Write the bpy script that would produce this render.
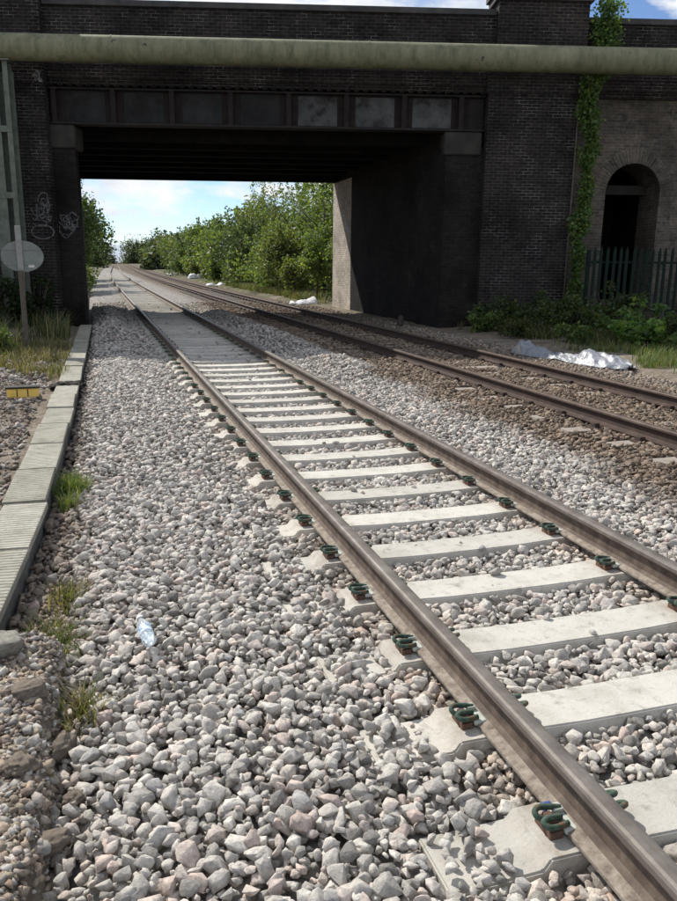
import bpy, bmesh, math, random
import numpy as np
from mathutils import Vector, Matrix

for o in list(bpy.data.objects):
    bpy.data.objects.remove(o)
SC = bpy.context.scene
COL = SC.collection
random.seed(7)
rng = np.random.default_rng(11)
PI = math.pi

# ------------------------------------------------------------------ camera
# world: X to the right of the track, Y along the track, Z up, metres
IW, IH, FPX, ROLL, VPX, VPY, CAMZ = 677.0, 901.0, 770.0, 0.012, 93.0, 260.0, 1.70
_d = Vector((VPX - IW/2, -(VPY - IH/2), FPX)).normalized()
_up = _d.cross(Vector((1, -ROLL, 0))).normalized()
if _up.y < 0: _up = -_up
_r = _d.cross(_up)
if _r.x < 0: _r = -_r
M3 = Matrix((_r, _d, _up))
cam_data = bpy.data.cameras.new('camera')
cam = bpy.data.objects.new('camera', cam_data); COL.objects.link(cam)
c0, c1, c2 = M3.col[0], M3.col[1], M3.col[2]
cam.matrix_world = Matrix(((c0[0], c1[0], -c2[0], 0), (c0[1], c1[1], -c2[1], 0), (c0[2], c1[2], -c2[2], CAMZ), (0, 0, 0, 1)))
cam_data.sensor_fit = 'VERTICAL'; cam_data.sensor_height = 24.0
cam_data.lens = FPX / IH * 24.0
cam_data.clip_start = 0.05; cam_data.clip_end = 4000
SC.camera = cam
MN = np.array(M3)
def project(P):
    """pixel position in the photograph of world points (N,3); used only to skip stones nobody sees"""
    c = (P - np.array([0, 0, CAMZ])) @ MN
    z = np.maximum(c[:, 2], 1e-3)
    return IW/2 + FPX*c[:, 0]/z, IH/2 - FPX*c[:, 1]/z, c[:, 2]

# ------------------------------------------------------------------ light
SUN_AZ, SUN_EL = math.radians(26), math.radians(42)      # azimuth left of the track direction
world = bpy.data.worlds.new('World'); SC.world = world; world.use_nodes = True
nt = world.node_tree; nt.nodes.clear()
out = nt.nodes.new('ShaderNodeOutputWorld'); bg = nt.nodes.new('ShaderNodeBackground')
sky = nt.nodes.new('ShaderNodeTexSky'); sky.sky_type = 'NISHITA'; sky.sun_disc = False
sky.sun_elevation = SUN_EL; sky.sun_rotation = -SUN_AZ
sky.air_density = 0.8; sky.dust_density = 0.1; sky.ozone_density = 2.0
tc = nt.nodes.new('ShaderNodeTexCoord')
mp = nt.nodes.new('ShaderNodeMapping'); mp.inputs['Scale'].default_value = (1, 1, 2.6); mp.inputs['Location'].default_value = (5.3, 1.2, 1.6)
nz = nt.nodes.new('ShaderNodeTexNoise'); nz.inputs['Scale'].default_value = 6.2; nz.inputs['Detail'].default_value = 8; nz.inputs['Roughness'].default_value = 0.56; nz.inputs['Distortion'].default_value = 0.25
cr = nt.nodes.new('ShaderNodeValToRGB'); cr.color_ramp.elements[0].position = 0.435; cr.color_ramp.elements[1].position = 0.545
nz2 = nt.nodes.new('ShaderNodeTexNoise'); nz2.inputs['Scale'].default_value = 7.0; nz2.inputs['Detail'].default_value = 6
cc = nt.nodes.new('ShaderNodeValToRGB')
cc.color_ramp.elements[0].position = 0.34; cc.color_ramp.elements[0].color = (3.9, 4.4, 5.1, 1)
cc.color_ramp.elements[1].position = 0.52; cc.color_ramp.elements[1].color = (6.0, 6.05, 6.15, 1)
mx = nt.nodes.new('ShaderNodeMixRGB')
L = nt.links.new
L(tc.outputs['Generated'], mp.inputs['Vector']); L(mp.outputs[0], nz.inputs['Vector']); L(mp.outputs[0], nz2.inputs['Vector'])
sx = nt.nodes.new('ShaderNodeSeparateXYZ'); L(tc.outputs['Generated'], sx.inputs[0])
hz = nt.nodes.new('ShaderNodeMapRange'); hz.inputs['From Min'].default_value = 0.0; hz.inputs['From Max'].default_value = 0.22; hz.inputs['To Min'].default_value = 0.02; hz.inputs['To Max'].default_value = 0.0
L(sx.outputs['Z'], hz.inputs['Value']); ad = nt.nodes.new('ShaderNodeMath'); ad.operation = 'ADD'; L(nz.outputs['Fac'], ad.inputs[0]); L(hz.outputs[0], ad.inputs[1])
L(ad.outputs[0], cr.inputs[0]); L(nz2.outputs['Fac'], cc.inputs[0])
L(cr.outputs[0], mx.inputs[0]); tn = nt.nodes.new('ShaderNodeMixRGB'); tn.blend_type = 'MULTIPLY'; tn.inputs[0].default_value = 1.0; tn.inputs[2].default_value = (.66, .71, .80, 1); L(sky.outputs[0], tn.inputs[1]); L(tn.outputs[0], mx.inputs[1]); L(cc.outputs[0], mx.inputs[2])
L(mx.outputs[0], bg.inputs[0]); bg.inputs[1].default_value = 0.15
L(bg.outputs[0], out.inputs[0])
sd = bpy.data.lights.new('sun', 'SUN'); sd.energy = 4.8; sd.angle = math.radians(0.6); sd.color = (1.0, 0.955, 0.88)
sun = bpy.data.objects.new('sun', sd); COL.objects.link(sun)
tosun = Vector((-math.sin(SUN_AZ)*math.cos(SUN_EL), math.cos(SUN_AZ)*math.cos(SUN_EL), math.sin(SUN_EL)))
sun.rotation_euler = tosun.to_track_quat('Z', 'Y').to_euler(); sun.location = (-20, 40, 40)
SC.view_settings.view_transform = 'Standard'; SC.view_settings.look = 'None'
SC.view_settings.exposure = 0.16; SC.view_settings.gamma = 1.0; SC.view_settings.use_curve_mapping = False

# ------------------------------------------------------------------ helpers
def tag(o, label=None, cat=None, group=None, kind=None):
    if label: o['label'] = label
    if cat: o['category'] = cat
    if group: o['group'] = group
    if kind: o['kind'] = kind
    return o
def empty(name, loc=(0, 0, 0), rz=0.0, parent=None):
    o = bpy.data.objects.new(name, None); COL.objects.link(o)
    o.location = loc; o.rotation_euler = (0, 0, rz); o.empty_display_size = 0.2
    if parent: o.parent = parent
    return o
def link(name, me, parent=None, loc=None):
    o = bpy.data.objects.new(name, me); COL.objects.link(o)
    if parent: o.parent = parent
    if loc is not None: o.location = loc
    return o
def copy_tree(o, parent=None, skip=()):
    c = o.copy(); COL.objects.link(c); c.parent = parent
    for ch in o.children:
        if ch.name.split('.')[0] not in skip: copy_tree(ch, c, skip)
    return c

class MB:
    def __init__(s): s.v = []; s.f = []; s.uv = []; s.mi = []
    def face(s, pts, uvs=None, m=0):
        b = len(s.v); s.v += [tuple(p) for p in pts]; s.f.append(tuple(range(b, b+len(pts))))
        s.uv.append(uvs or [(0, 0)]*len(pts)); s.mi.append(m)
    def prism(s, poly, z0, z1, m=0, u0=0.0, taper=None):
        """poly: counter-clockwise (x,y); sides get uv=(run, z) in metres"""
        n = len(poly); top = taper or poly; run = u0
        for i in range(n):
            a, b = poly[i], poly[(i+1) % n]; ta, tb = top[i], top[(i+1) % n]
            l = math.hypot(b[0]-a[0], b[1]-a[1])
            s.face([(a[0], a[1], z0), (b[0], b[1], z0), (tb[0], tb[1], z1), (ta[0], ta[1], z1)],
                   [(run, z0), (run+l, z0), (run+l, z1), (run, z1)], m)
            run += l
        s.face([(p[0], p[1], z1) for p in top], [(p[0], p[1]) for p in top], m)
        s.face([(p[0], p[1], z0) for p in reversed(poly)], [(p[0], p[1]) for p in reversed(poly)], m)
        return s
    def box(s, x0, x1, y0, y1, z0, z1, m=0):
        return s.prism([(x0, y0), (x1, y0), (x1, y1), (x0, y1)], z0, z1, m)
    def tube(s, path, rad, n=8, m=0, cap=True):
        path = [Vector(p) for p in path]; N = len(path); rings = []
        rad = rad if hasattr(rad, '__len__') else [rad]*N
        t0 = (path[1]-path[0]).normalized()
        ref = Vector((0, 0, 1)) if abs(t0.z) < 0.9 else Vector((1, 0, 0))
        for i, p in enumerate(path):
            t = (path[min(i+1, N-1)]-path[max(i-1, 0)])
            t = t.normalized() if t.length > 1e-9 else t0
            a = ref - t*ref.dot(t)
            if a.length < 1e-6: a = t.orthogonal()
            a.normalize(); ref = a; b = t.cross(a)
            rings.append([p + (a*math.cos(2*PI*k/n)+b*math.sin(2*PI*k/n))*rad[i] for k in range(n)])
        base = len(s.v); run = 0
        for rr in rings: s.v += [tuple(q) for q in rr]
        for i in range(N-1):
            l = (path[i+1]-path[i]).length
            for k in range(n):
                k2 = (k+1) % n
                s.f.append((base+i*n+k, base+i*n+k2, base+(i+1)*n+k2, base+(i+1)*n+k)); s.mi.append(m)
                s.uv.append([(run, k/n), (run, (k+1)/n), (run+l, (k+1)/n), (run+l, k/n)])
            run += l
        if cap:
            s.f.append(tuple(base+k for k in reversed(range(n)))); s.uv.append([(0, 0)]*n); s.mi.append(m)
            s.f.append(tuple(base+(N-1)*n+k for k in range(n))); s.uv.append([(0, 0)]*n); s.mi.append(m)
        return s
    def mesh(s, name, mats, smooth=False, bevel=0.0, bseg=2, weld=True):
        me = bpy.data.meshes.new(name); me.from_pydata(s.v, [], s.f)
        uvl = me.uv_layers.new(name='UVMap')
        uvl.data.foreach_set('uv', np.array([c for f in s.uv for c in f], dtype=np.float32).ravel())
        mats = mats if isinstance(mats, (list, tuple)) else [mats]
        for m in mats: me.materials.append(m)
        me.polygons.foreach_set('material_index', s.mi)
        if weld or bevel:
            bm = bmesh.new(); bm.from_mesh(me)
            if weld: bmesh.ops.remove_doubles(bm, verts=bm.verts, dist=1e-5)
            if bevel:
                es = [e for e in bm.edges if len(e.link_faces) == 2 and e.calc_face_angle(0) > 0.5]
                bmesh.ops.bevel(bm, geom=es, offset=bevel, segments=bseg, affect='EDGES', profile=0.6)
            bm.normal_update(); bm.to_mesh(me); bm.free()
        if smooth: me.polygons.foreach_set('use_smooth', [True]*len(me.polygons))
        me.update(); return me
    def build(s, name, mats, parent=None, **k):
        return link(name, s.mesh(name, mats, **k), parent)

def raw_mesh(name, V, T, mat, tint=None, smooth=False):
    """numpy triangles/quads -> mesh; tint (N,3) is the thing's own colour"""
    me = bpy.data.meshes.new(name); V = np.asarray(V, np.float32); T = np.asarray(T, np.int32)
    k = T.shape[1]; n = len(T)
    me.vertices.add(len(V)); me.vertices.foreach_set('co', V.ravel())
    me.loops.add(n*k); me.loops.foreach_set('vertex_index', T.ravel())
    me.polygons.add(n); me.polygons.foreach_set('loop_start', np.arange(0, n*k, k, dtype=np.int32))
    me.polygons.foreach_set('loop_total', np.full(n, k, np.int32))
    if smooth: me.polygons.foreach_set('use_smooth', np.ones(n, bool))
    if tint is not None:
        at = me.attributes.new('tint', 'FLOAT_COLOR', 'POINT')
        c = np.ones((len(V), 4), np.float32); c[:, :3] = tint; at.data.foreach_set('color', c.ravel())
    me.materials.append(mat); me.update(calc_edges=True); me.validate(); return me

def vnoise(x, y, seed=0):
    """smooth value noise 0..1, vectorised"""
    x = np.asarray(x, float); y = np.asarray(y, float)
    xi = np.floor(x).astype(np.int64); yi = np.floor(y).astype(np.int64); fx = x-xi; fy = y-yi
    fx = fx*fx*(3-2*fx); fy = fy*fy*(3-2*fy)
    def h(a, b):
        n = (a*374761393 + b*668265263 + seed*1442695) & 0x7fffffff
        n = ((n ^ (n >> 13))*1274126177) & 0x7fffffff
        return ((n ^ (n >> 16)) & 0xffff)/65535.0
    return (h(xi, yi)*(1-fx)+h(xi+1, yi)*fx)*(1-fy)+(h(xi, yi+1)*(1-fx)+h(xi+1, yi+1)*fx)*fy
def fbm(x, y, seed=0, oct=4):
    t = 0; a = .5
    for i in range(oct): t = t+a*vnoise(np.asarray(x)*2**i, np.asarray(y)*2**i, seed+i*17); a *= .5
    return t
def sstep(a, b, x):
    t = np.clip((np.asarray(x, float)-a)/(b-a), 0, 1); return t*t*(3-2*t)

# ------------------------------------------------------------------ materials
def mat(name):
    m = bpy.data.materials.new(name); m.use_nodes = True
    n = m.node_tree; b = n.nodes['Principled BSDF']; return m, n, b
def N(n, t, **kw):
    x = n.nodes.new(t)
    for k, v in kw.items():
        if k in x.inputs: x.inputs[k].default_value = v
        else: setattr(x, k, v)
    return x
def ramp(n, fac, stops):
    r = n.nodes.new('ShaderNodeValToRGB'); e = r.color_ramp.elements
    while len(e) < len(stops): e.new(0.5)
    for i, (p, c) in enumerate(stops): e[i].position = p; e[i].color = (*c, 1) if len(c) == 3 else c
    n.links.new(fac, r.inputs[0]); return r.outputs[0]
def mixc(n, f, a, b, mode='MIX'):
    x = n.nodes.new('ShaderNodeMixRGB'); x.blend_type = mode
    for i, v in ((0, f), (1, a), (2, b)):
        if hasattr(v, 'is_linked'): n.links.new(v, x.inputs[i])
        elif i == 0: x.inputs[0].default_value = v
        else: x.inputs[i].default_value = (*v, 1)
    return x.outputs[0]
def noise(n, scale, detail=5, rough=0.6, vec=None, dist=0.0):
    x = N(n, 'ShaderNodeTexNoise', Scale=scale, Detail=detail, Roughness=rough, Distortion=dist)
    if vec is not None: n.links.new(vec, x.inputs['Vector'])
    return x.outputs['Fac']
def coords(n, kind='Object'):
    return n.nodes.new('ShaderNodeTexCoord').outputs[kind]
def bump(n, b, h, strength=0.3, dist=0.01):
    x = N(n, 'ShaderNodeBump', Strength=strength, Distance=dist); n.links.new(h, x.inputs['Height']); n.links.new(x.outputs[0], b.inputs['Normal'])
def mottled(name, stops, scale=4, rough=0.85, bscale=60, bstr=0.3, bdist=0.01, kind='Object', metallic=0, detail=7, spec=0.3, second=None):
    m, n, b = mat(name); v = coords(n, kind)
    c = ramp(n, noise(n, scale, detail, 0.65, v), stops)
    if second: c = mixc(n, ramp(n, noise(n, second[0], 6, 0.7, v), [(second[1], (0, 0, 0)), (second[2], (1, 1, 1))]), c, second[3])
    n.links.new(c, b.inputs['Base Color'])
    b.inputs['Roughness'].default_value = rough; b.inputs['Metallic'].default_value = metallic; b.inputs['Specular IOR Level'].default_value = spec
    bump(n, b, noise(n, bscale, 6, 0.65, v), bstr, bdist); return m

def stone_ramp(r):
    xs = [0, .12, .3, .5, .7, .84, .92, 1]
    cs = np.array([(.20, .193, .182), (.325, .312, .295), (.425, .407, .382), (.485, .465, .437), (.59, .57, .537), (.54, .485, .445), (.50, .415, .375), (.36, .362, .362)])
    return np.stack([np.interp(r, xs, cs[:, k]) for k in range(3)], 1)*np.array([1.02, 1.0, .962])
def stone_material(name, attr):
    m, n, b = mat(name); g = n.nodes.new('ShaderNodeNewGeometry'); v = coords(n, 'Object')
    if attr:
        a = n.nodes.new('ShaderNodeAttribute'); a.attribute_name = 'tint'; base = a.outputs['Color']
    else:
        o = n.nodes.new('ShaderNodeObjectInfo')
        xs = np.array([0, .12, .3, .5, .7, .84, .92, 1]); cs = stone_ramp(xs)
        base = ramp(n, o.outputs['Random'], [(float(x), tuple(float(q) for q in c)) for x, c in zip(xs, cs)])
    gp = g.outputs['Position']
    sp = ramp(n, noise(n, 55, 6, 0.7, gp), [(.28, (.55, .54, .52)), (.5, (1, 1, 1)), (.72, (1.3, 1.28, 1.24))])
    c = mixc(n, 1.0, base, sp, 'MULTIPLY')
    n.links.new(c, b.inputs['Base Color']); b.inputs['Roughness'].default_value = 0.9; b.inputs['Specular IOR Level'].default_value = 0.2
    bump(n, b, noise(n, 75, 6, 0.7, gp), 0.6, 0.010); return m
M_STONE = stone_material('ballast_stone', True); M_STONE_OBJ = stone_material('ballast_stone_single', False)

def brick_material(name, c1, c2, mortar, sat=0.5, msize=0.008, patches=None, lime=0.0):
    m, n, b = mat(name); uv = coords(n, 'UV'); ob = n.nodes.new('ShaderNodeNewGeometry').outputs['Position']
    bt = N(n, 'ShaderNodeTexBrick', Scale=1.0); bt.offset = 0.5
    bt.inputs['Mortar Size'].default_value = msize; bt.inputs['Mortar Smooth'].default_value = 0.3; bt.inputs['Bias'].default_value = 0.0
    bt.inputs['Brick Width'].default_value = 0.228; bt.inputs['Row Height'].default_value = 0.076
    bt.inputs['Color1'].default_value = (*c1, 1); bt.inputs['Color2'].default_value = (*c2, 1); bt.inputs['Mortar'].default_value = (*mortar, 1)
    n.links.new(uv, bt.inputs['Vector'])
    c = bt.outputs['Color']
    grime = ramp(n, noise(n, 0.9, 7, 0.65, ob), [(.32, (.38, .37, .36)), (.52, (.95, .95, .95)), (.72, (1.45, 1.4, 1.33))])
    c = mixc(n, sat, c, grime, 'MULTIPLY')
    fine = ramp(n, noise(n, 9, 5, 0.7, ob), [(.3, (.6, .6, .6)), (.7, (1.35, 1.33, 1.3))])
    c = mixc(n, 0.8, c, fine, 'MULTIPLY')
    if patches:
        pm = ramp(n, noise(n, patches[0], 6, 0.7, ob, 0.4), [(patches[1], (0, 0, 0)), (patches[2], (1, 1, 1))])
        c = mixc(n, pm, c, patches[3])
    if lime:   # pale lime bloom left in some mortar joints
        lm = ramp(n, noise(n, 1.7, 6, 0.75, ob, 0.5), [(.50, (0, 0, 0)), (.68, (lime, lime, lime))])
        lf = mixc(n, 1.0, lm, bt.outputs['Fac'], 'MULTIPLY')
        c = mixc(n, lf, c, (.24, .23, .215))
    n.links.new(c, b.inputs['Base Color']); b.inputs['Roughness'].default_value = 0.9; b.inputs['Specular IOR Level'].default_value = 0.15
    inv = n.nodes.new('ShaderNodeMath'); inv.operation = 'SUBTRACT'; inv.inputs[0].default_value = 1.0; n.links.new(bt.outputs['Fac'], inv.inputs[1])
    add = n.nodes.new('ShaderNodeMath'); add.operation = 'ADD'; n.links.new(inv.outputs[0], add.inputs[0]); n.links.new(noise(n, 40, 4, .7, ob), add.inputs[1])
    bump(n, b, add.outputs[0], 0.6, 0.012); return m
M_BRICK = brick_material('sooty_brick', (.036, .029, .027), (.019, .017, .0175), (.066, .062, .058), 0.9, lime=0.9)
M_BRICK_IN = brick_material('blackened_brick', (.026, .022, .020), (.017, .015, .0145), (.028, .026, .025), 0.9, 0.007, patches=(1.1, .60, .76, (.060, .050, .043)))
M_BRICK_TAN = brick_material('tan_brick', (.155, .13, .105), (.095, .082, .070), (.165, .15, .13), 0.8, 0.010, patches=(2.2, .57, .66, (.05, .045, .042)))
M_BRICK_WING = brick_material('sunlit_tone_brick', (.56, .50, .43), (.42, .36, .30), (.60, .56, .51), 0.6, 0.011)  # brick colour lightened to stand in for sun on the abutment end
M_COPING = mottled('dark_coping_stone', [(.3, (.035, .035, .037)), (.6, (.075, .072, .07)), (.8, (.11, .105, .10))], 2.5, .85, 30, .4, .01)
M_PAD = mottled('weathered_padstone', [(.3, (.030, .028, .025)), (.7, (.062, .056, .048))], 3, .9, 25, .4, .012)
M_STEEL = mottled('sooty_rusty_steel', [(.3, (.013, .012, .011)), (.55, (.026, .022, .020)), (.75, (.045, .033, .029))], 3, .75, 40, .3, .006)
M_RUST = mottled('red_brown_rusty_steel', [(.3, (.014, .011, .010)), (.6, (.026, .019, .017)), (.8, (.045, .028, .024))], 5, .85, 40, .4, .006)
M_PANEL_A = mottled('flaking_grey_paint', [(.36, (.022, .018, .017)), (.50, (.075, .075, .075)), (.7, (.125, .125, .122))], 2.2, .8, 40, .3, .004)
M_PANEL_B = mottled('dark_grey_paint', [(.35, (.013, .0125, .0125)), (.55, (.028, .028, .028)), (.75, (.046, .046, .046))], 2.0, .8, 40, .3, .004)
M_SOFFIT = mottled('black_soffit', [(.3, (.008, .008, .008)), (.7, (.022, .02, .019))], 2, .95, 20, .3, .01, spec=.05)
def pipe_material():
    m, n, b = mat('mossy_pipe_coating'); ob = coords(n, 'Object'); 
    c = ramp(n, noise(n, 1.3, 8, .7, ob), [(.28, (.135, .135, .078)), (.5, (.20, .20, .12)), (.75, (.26, .255, .155))])
    st = N(n, 'ShaderNodeMapping'); st.inputs['Scale'].default_value = (5.0, 5.0, .8); n.links.new(ob, st.inputs['Vector'])
    moss = ramp(n, noise(n, 1.0, 7, .75, st.outputs[0]), [(.46, (0, 0, 0)), (.66, (.75, .75, .75))])
    c = mixc(n, moss, c, (.07, .08, .04))
    sp = ramp(n, noise(n, 3.2, 4, .6, ob), [(.70, (0, 0, 0)), (.745, (1, 1, 1))])
    c = mixc(n, sp, c, (.03, .03, .028))
    n.links.new(c, b.inputs['Base Color']); b.inputs['Roughness'].default_value = .8
    bump(n, b, noise(n, 12, 6, .7, ob), .3, .01); return m
M_PIPE = pipe_material()
M_CONC = mottled('pale_new_concrete', [(.25, (.42, .395, .345)), (.5, (.545, .52, .465)), (.8, (.62, .595, .54))], 3.6, .92, 90, .6, .005, second=(13, .56, .74, (.27, .245, .21)))
def sleeper_concrete():
    m, n, b = mat('pale_sleeper_concrete'); ob = coords(n, 'Object'); oi = n.nodes.new('ShaderNodeObjectInfo')
    off = n.nodes.new('ShaderNodeVectorMath'); off.operation = 'ADD'; cmb = n.nodes.new('ShaderNodeCombineXYZ'); ml = n.nodes.new('ShaderNodeMath'); ml.operation = 'MULTIPLY'; ml.inputs[1].default_value = 37.0
    n.links.new(oi.outputs['Random'], ml.inputs[0]); n.links.new(ml.outputs[0], cmb.inputs[0]); n.links.new(ml.outputs[0], cmb.inputs[1]); n.links.new(ob, off.inputs[0]); n.links.new(cmb.outputs[0], off.inputs[1]); v = off.outputs[0]
    c = ramp(n, noise(n, 4.0, 8, .68, v), [(.25, (.42, .395, .345)), (.5, (.565, .54, .485)), (.78, (.645, .62, .565))])
    c = mixc(n, ramp(n, noise(n, 13, 6, .7, v), [(.54, (0, 0, 0)), (.72, (.9, .9, .9))]), c, (.29, .265, .225))
    sp = n.nodes.new('ShaderNodeSeparateXYZ'); n.links.new(ob, sp.inputs[0]); ab = n.nodes.new('ShaderNodeMath'); ab.operation = 'ABSOLUTE'; n.links.new(sp.outputs[0], ab.inputs[0])
    dd = n.nodes.new('ShaderNodeMath'); dd.operation = 'SUBTRACT'; dd.inputs[1].default_value = .7525; n.links.new(ab.outputs[0], dd.inputs[0]); da = n.nodes.new('ShaderNodeMath'); da.operation = 'ABSOLUTE'; n.links.new(dd.outputs[0], da.inputs[0])
    mr = N(n, 'ShaderNodeMapRange'); mr.inputs['From Min'].default_value = .06; mr.inputs['From Max'].default_value = .26; mr.inputs['To Min'].default_value = .8; mr.inputs['To Max'].default_value = 0; n.links.new(da.outputs[0], mr.inputs['Value'])
    st = mixc(n, 1.0, ramp(n, noise(n, 9, 6, .7, v), [(.38, (0, 0, 0)), (.66, (1, 1, 1))]), mr.outputs[0], 'MULTIPLY')
    c = mixc(n, st, c, (.30, .225, .16))
    vr = ramp(n, oi.outputs['Random'], [(0, (.86, .86, .85)), (1, (1.06, 1.06, 1.05))]); c = mixc(n, 1.0, c, vr, 'MULTIPLY')
    n.links.new(c, b.inputs['Base Color']); b.inputs['Roughness'].default_value = .93; b.inputs['Specular IOR Level'].default_value = .2
    bump(n, b, noise(n, 70, 6, .7, v), .6, .006); return m
M_CONC = sleeper_concrete()
M_CONC_OLD = mottled('old_dusty_concrete', [(.3, (.22, .19, .16)), (.6, (.34, .30, .26)), (.8, (.42, .38, .33))], 5, .92, 60, .4, .006)
M_LID = mottled('weathered_concrete_lid', [(.25, (.22, .21, .175)), (.5, (.36, .345, .295)), (.8, (.47, .45, .395))], 6.5, .92, 50, .9, .015, second=(14, .50, .68, (.17, .16, .13)))
def lid_material():
    m, n, b = mat('ribbed_concrete_lid'); ob = coords(n, 'Object'); oi = n.nodes.new('ShaderNodeObjectInfo')
    g = n.nodes.new('ShaderNodeNewGeometry').outputs['Position']
    wv = N(n, 'ShaderNodeTexWave', Scale=7.5, Distortion=2.2, Detail=3.0); wv.bands_direction = 'Y'; n.links.new(ob, wv.inputs['Vector'])
    c = ramp(n, noise(n, 6, 8, .7, g), [(.25, (.24, .23, .19)), (.5, (.385, .37, .315)), (.8, (.50, .48, .42))])
    c = mixc(n, .45, c, ramp(n, wv.outputs['Fac'], [(.2, (.55, .54, .5)), (.7, (1.1, 1.1, 1.08))]), 'MULTIPLY')
    c = mixc(n, ramp(n, noise(n, 22, 5, .7, g), [(.55, (0, 0, 0)), (.70, (.8, .8, .8))]), c, (.17, .16, .13))
    c = mixc(n, 1.0, c, ramp(n, oi.outputs['Random'], [(0, (.85, .85, .83)), (1, (1.1, 1.1, 1.1))]), 'MULTIPLY')
    n.links.new(c, b.inputs['Base Color']); b.inputs['Roughness'].default_value = .95; b.inputs['Specular IOR Level'].default_value = .15
    ad_ = n.nodes.new('ShaderNodeMath'); ad_.operation = 'ADD'; n.links.new(wv.outputs['Fac'], ad_.inputs[0]); n.links.new(noise(n, 45, 6, .7, g), ad_.inputs[1])
    bump(n, b, ad_.outputs[0], .8, .010); return m
M_LIDR = lid_material()
M_TROUGH = mottled('dark_concrete', [(.3, (.09, .09, .085)), (.7, (.18, .175, .16))], 6, .9, 40, .5, .01)  # trough concrete, darker than the lids
M_RAILHEAD = mottled('dull_rail_head', [(.3, (.125, .105, .088)), (.55, (.20, .175, .15)), (.8, (.29, .26, .23))], 9, .5, 90, .2, .002, metallic=.4, spec=.5)
M_RAILWEB = mottled('brown_rail_web', [(.3, (.068, .050, .040)), (.5, (.115, .086, .067)), (.72, (.185, .145, .112))], 14, .8, 120, .35, .003)
M_RAILFOOT = mottled('dusty_rail_foot', [(.3, (.12, .095, .075)), (.46, (.235, .195, .155)), (.62, (.33, .285, .235)), (.8, (.40, .36, .31))], 26, .9, 120, .6, .004)
M_RAILHEAD2 = mottled('rusty_rail_head', [(.3, (.075, .055, .045)), (.6, (.135, .10, .08)), (.8, (.19, .15, .125))], 7, .55, 90, .15, .002, metallic=.3)
M_RAILWEB2 = mottled('dark_rust_rail_web', [(.3, (.045, .031, .025)), (.6, (.075, .05, .04)), (.8, (.11, .078, .06))], 9, .85, 120, .4, .003)
M_CLIP = mottled('green_clip_paint', [(.3, (.035, .060, .045)), (.55, (.06, .10, .072)), (.75, (.16, .17, .14))], 45, .8, 200, .3, .002, second=(28, .50, .62, (.16, .085, .05)))
M_CLIPRUST = mottled('rusty_cast_iron', [(.3, (.09, .05, .035)), (.7, (.19, .11, .08))], 30, .85, 150, .4, .002)
M_INSUL = mottled('pale_nylon', [(.3, (.42, .46, .41)), (.7, (.58, .60, .54))], 30, .5, 100, .1, .001)
M_BLUE = mottled('blue_nylon', [(.3, (.03, .06, .19)), (.7, (.06, .11, .30))], 30, .5, 100, .1, .001)
M_YELLOW = mottled('dusty_yellow_plastic', [(.3, (.80, .50, .09)), (.7, (.95, .66, .18))], 12, .55, 60, .2, .003)
M_DARK = mottled('dark_dirty_plastic', [(.3, (.02, .02, .018)), (.7, (.05, .046, .04))], 10, .8, 60, .3, .003)
M_SIGN = mottled('grey_sign_back', [(.3, (.16, .175, .165)), (.7, (.24, .26, .245))], 5, .55, 60, .1, .002, metallic=.2)
M_POST = mottled('weathered_timber_post', [(.3, (.07, .058, .046)), (.7, (.14, .118, .095))], 8, .9, 60, .4, .004)
M_POSTPALE = mottled('galvanised_post', [(.3, (.22, .225, .21)), (.7, (.33, .33, .31))], 8, .6, 60, .2, .002, metallic=.3)
M_WHITE = mottled('white_paint', [(.3, (.55, .54, .52)), (.7, (.72, .71, .69))], 14, .8, 60, .2, .001)
M_SPRAY = mottled('faded_white_spray_paint', [(.38, (.03, .03, .03)), (.5, (.15, .15, .15)), (.7, (.30, .30, .30))], 14, .9, 60, .2, .001)
M_TRESTLE = mottled('grey_green_trestle_paint', [(.3, (.085, .10, .078)), (.6, (.15, .17, .135)), (.8, (.19, .205, .165))], 5, .7, 50, .2, .003)
M_FENCE = mottled('dark_green_fence_paint', [(.3, (.004, .013, .009)), (.7, (.008, .024, .017))], 6, .85, 50, .1, .002)
M_BARK = mottled('bark', [(.3, (.05, .04, .03)), (.7, (.12, .10, .08))], 9, .95, 40, .6, .02)
M_SOIL = None
def soil_material():
    m, n, b = mat('stony_brown_soil'); g = n.nodes.new('ShaderNodeNewGeometry').outputs['Position']
    c = ramp(n, noise(n, 1.6, 8, .7, g), [(.28, (.15, .122, .094)), (.5, (.25, .21, .165)), (.75, (.34, .30, .25))])
    vo = N(n, 'ShaderNodeTexVoronoi', Scale=18.0); n.links.new(g, vo.inputs['Vector'])
    peb = ramp(n, vo.outputs['Distance'], [(.0, (1.15, 1.13, 1.1)), (.45, (.95, .95, .95)), (.7, (.55, .53, .5))])
    c = mixc(n, .7, c, peb, 'MULTIPLY')
    gr = ramp(n, noise(n, .35, 5, .6, g), [(.40, (0, 0, 0)), (.52, (.9, .9, .9))])
    xyz = n.nodes.new('ShaderNodeSeparateXYZ'); n.links.new(g, xyz.inputs[0])
    far = N(n, 'ShaderNodeMapRange'); far.inputs['From Min'].default_value = 14; far.inputs['From Max'].default_value = 48; n.links.new(xyz.outputs['Y'], far.inputs['Value'])
    c = mixc(n, mixc(n, 1.0, gr, far.outputs[0], 'MULTIPLY'), c, (.075, .085, .035))
    n.links.new(c, b.inputs['Base Color']); b.inputs['Roughness'].default_value = .95; b.inputs['Specular IOR Level'].default_value = .1
    bump(n, b, noise(n, 22, 7, .75, g), .8, .03); return m
M_SOIL = soil_material()
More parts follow.
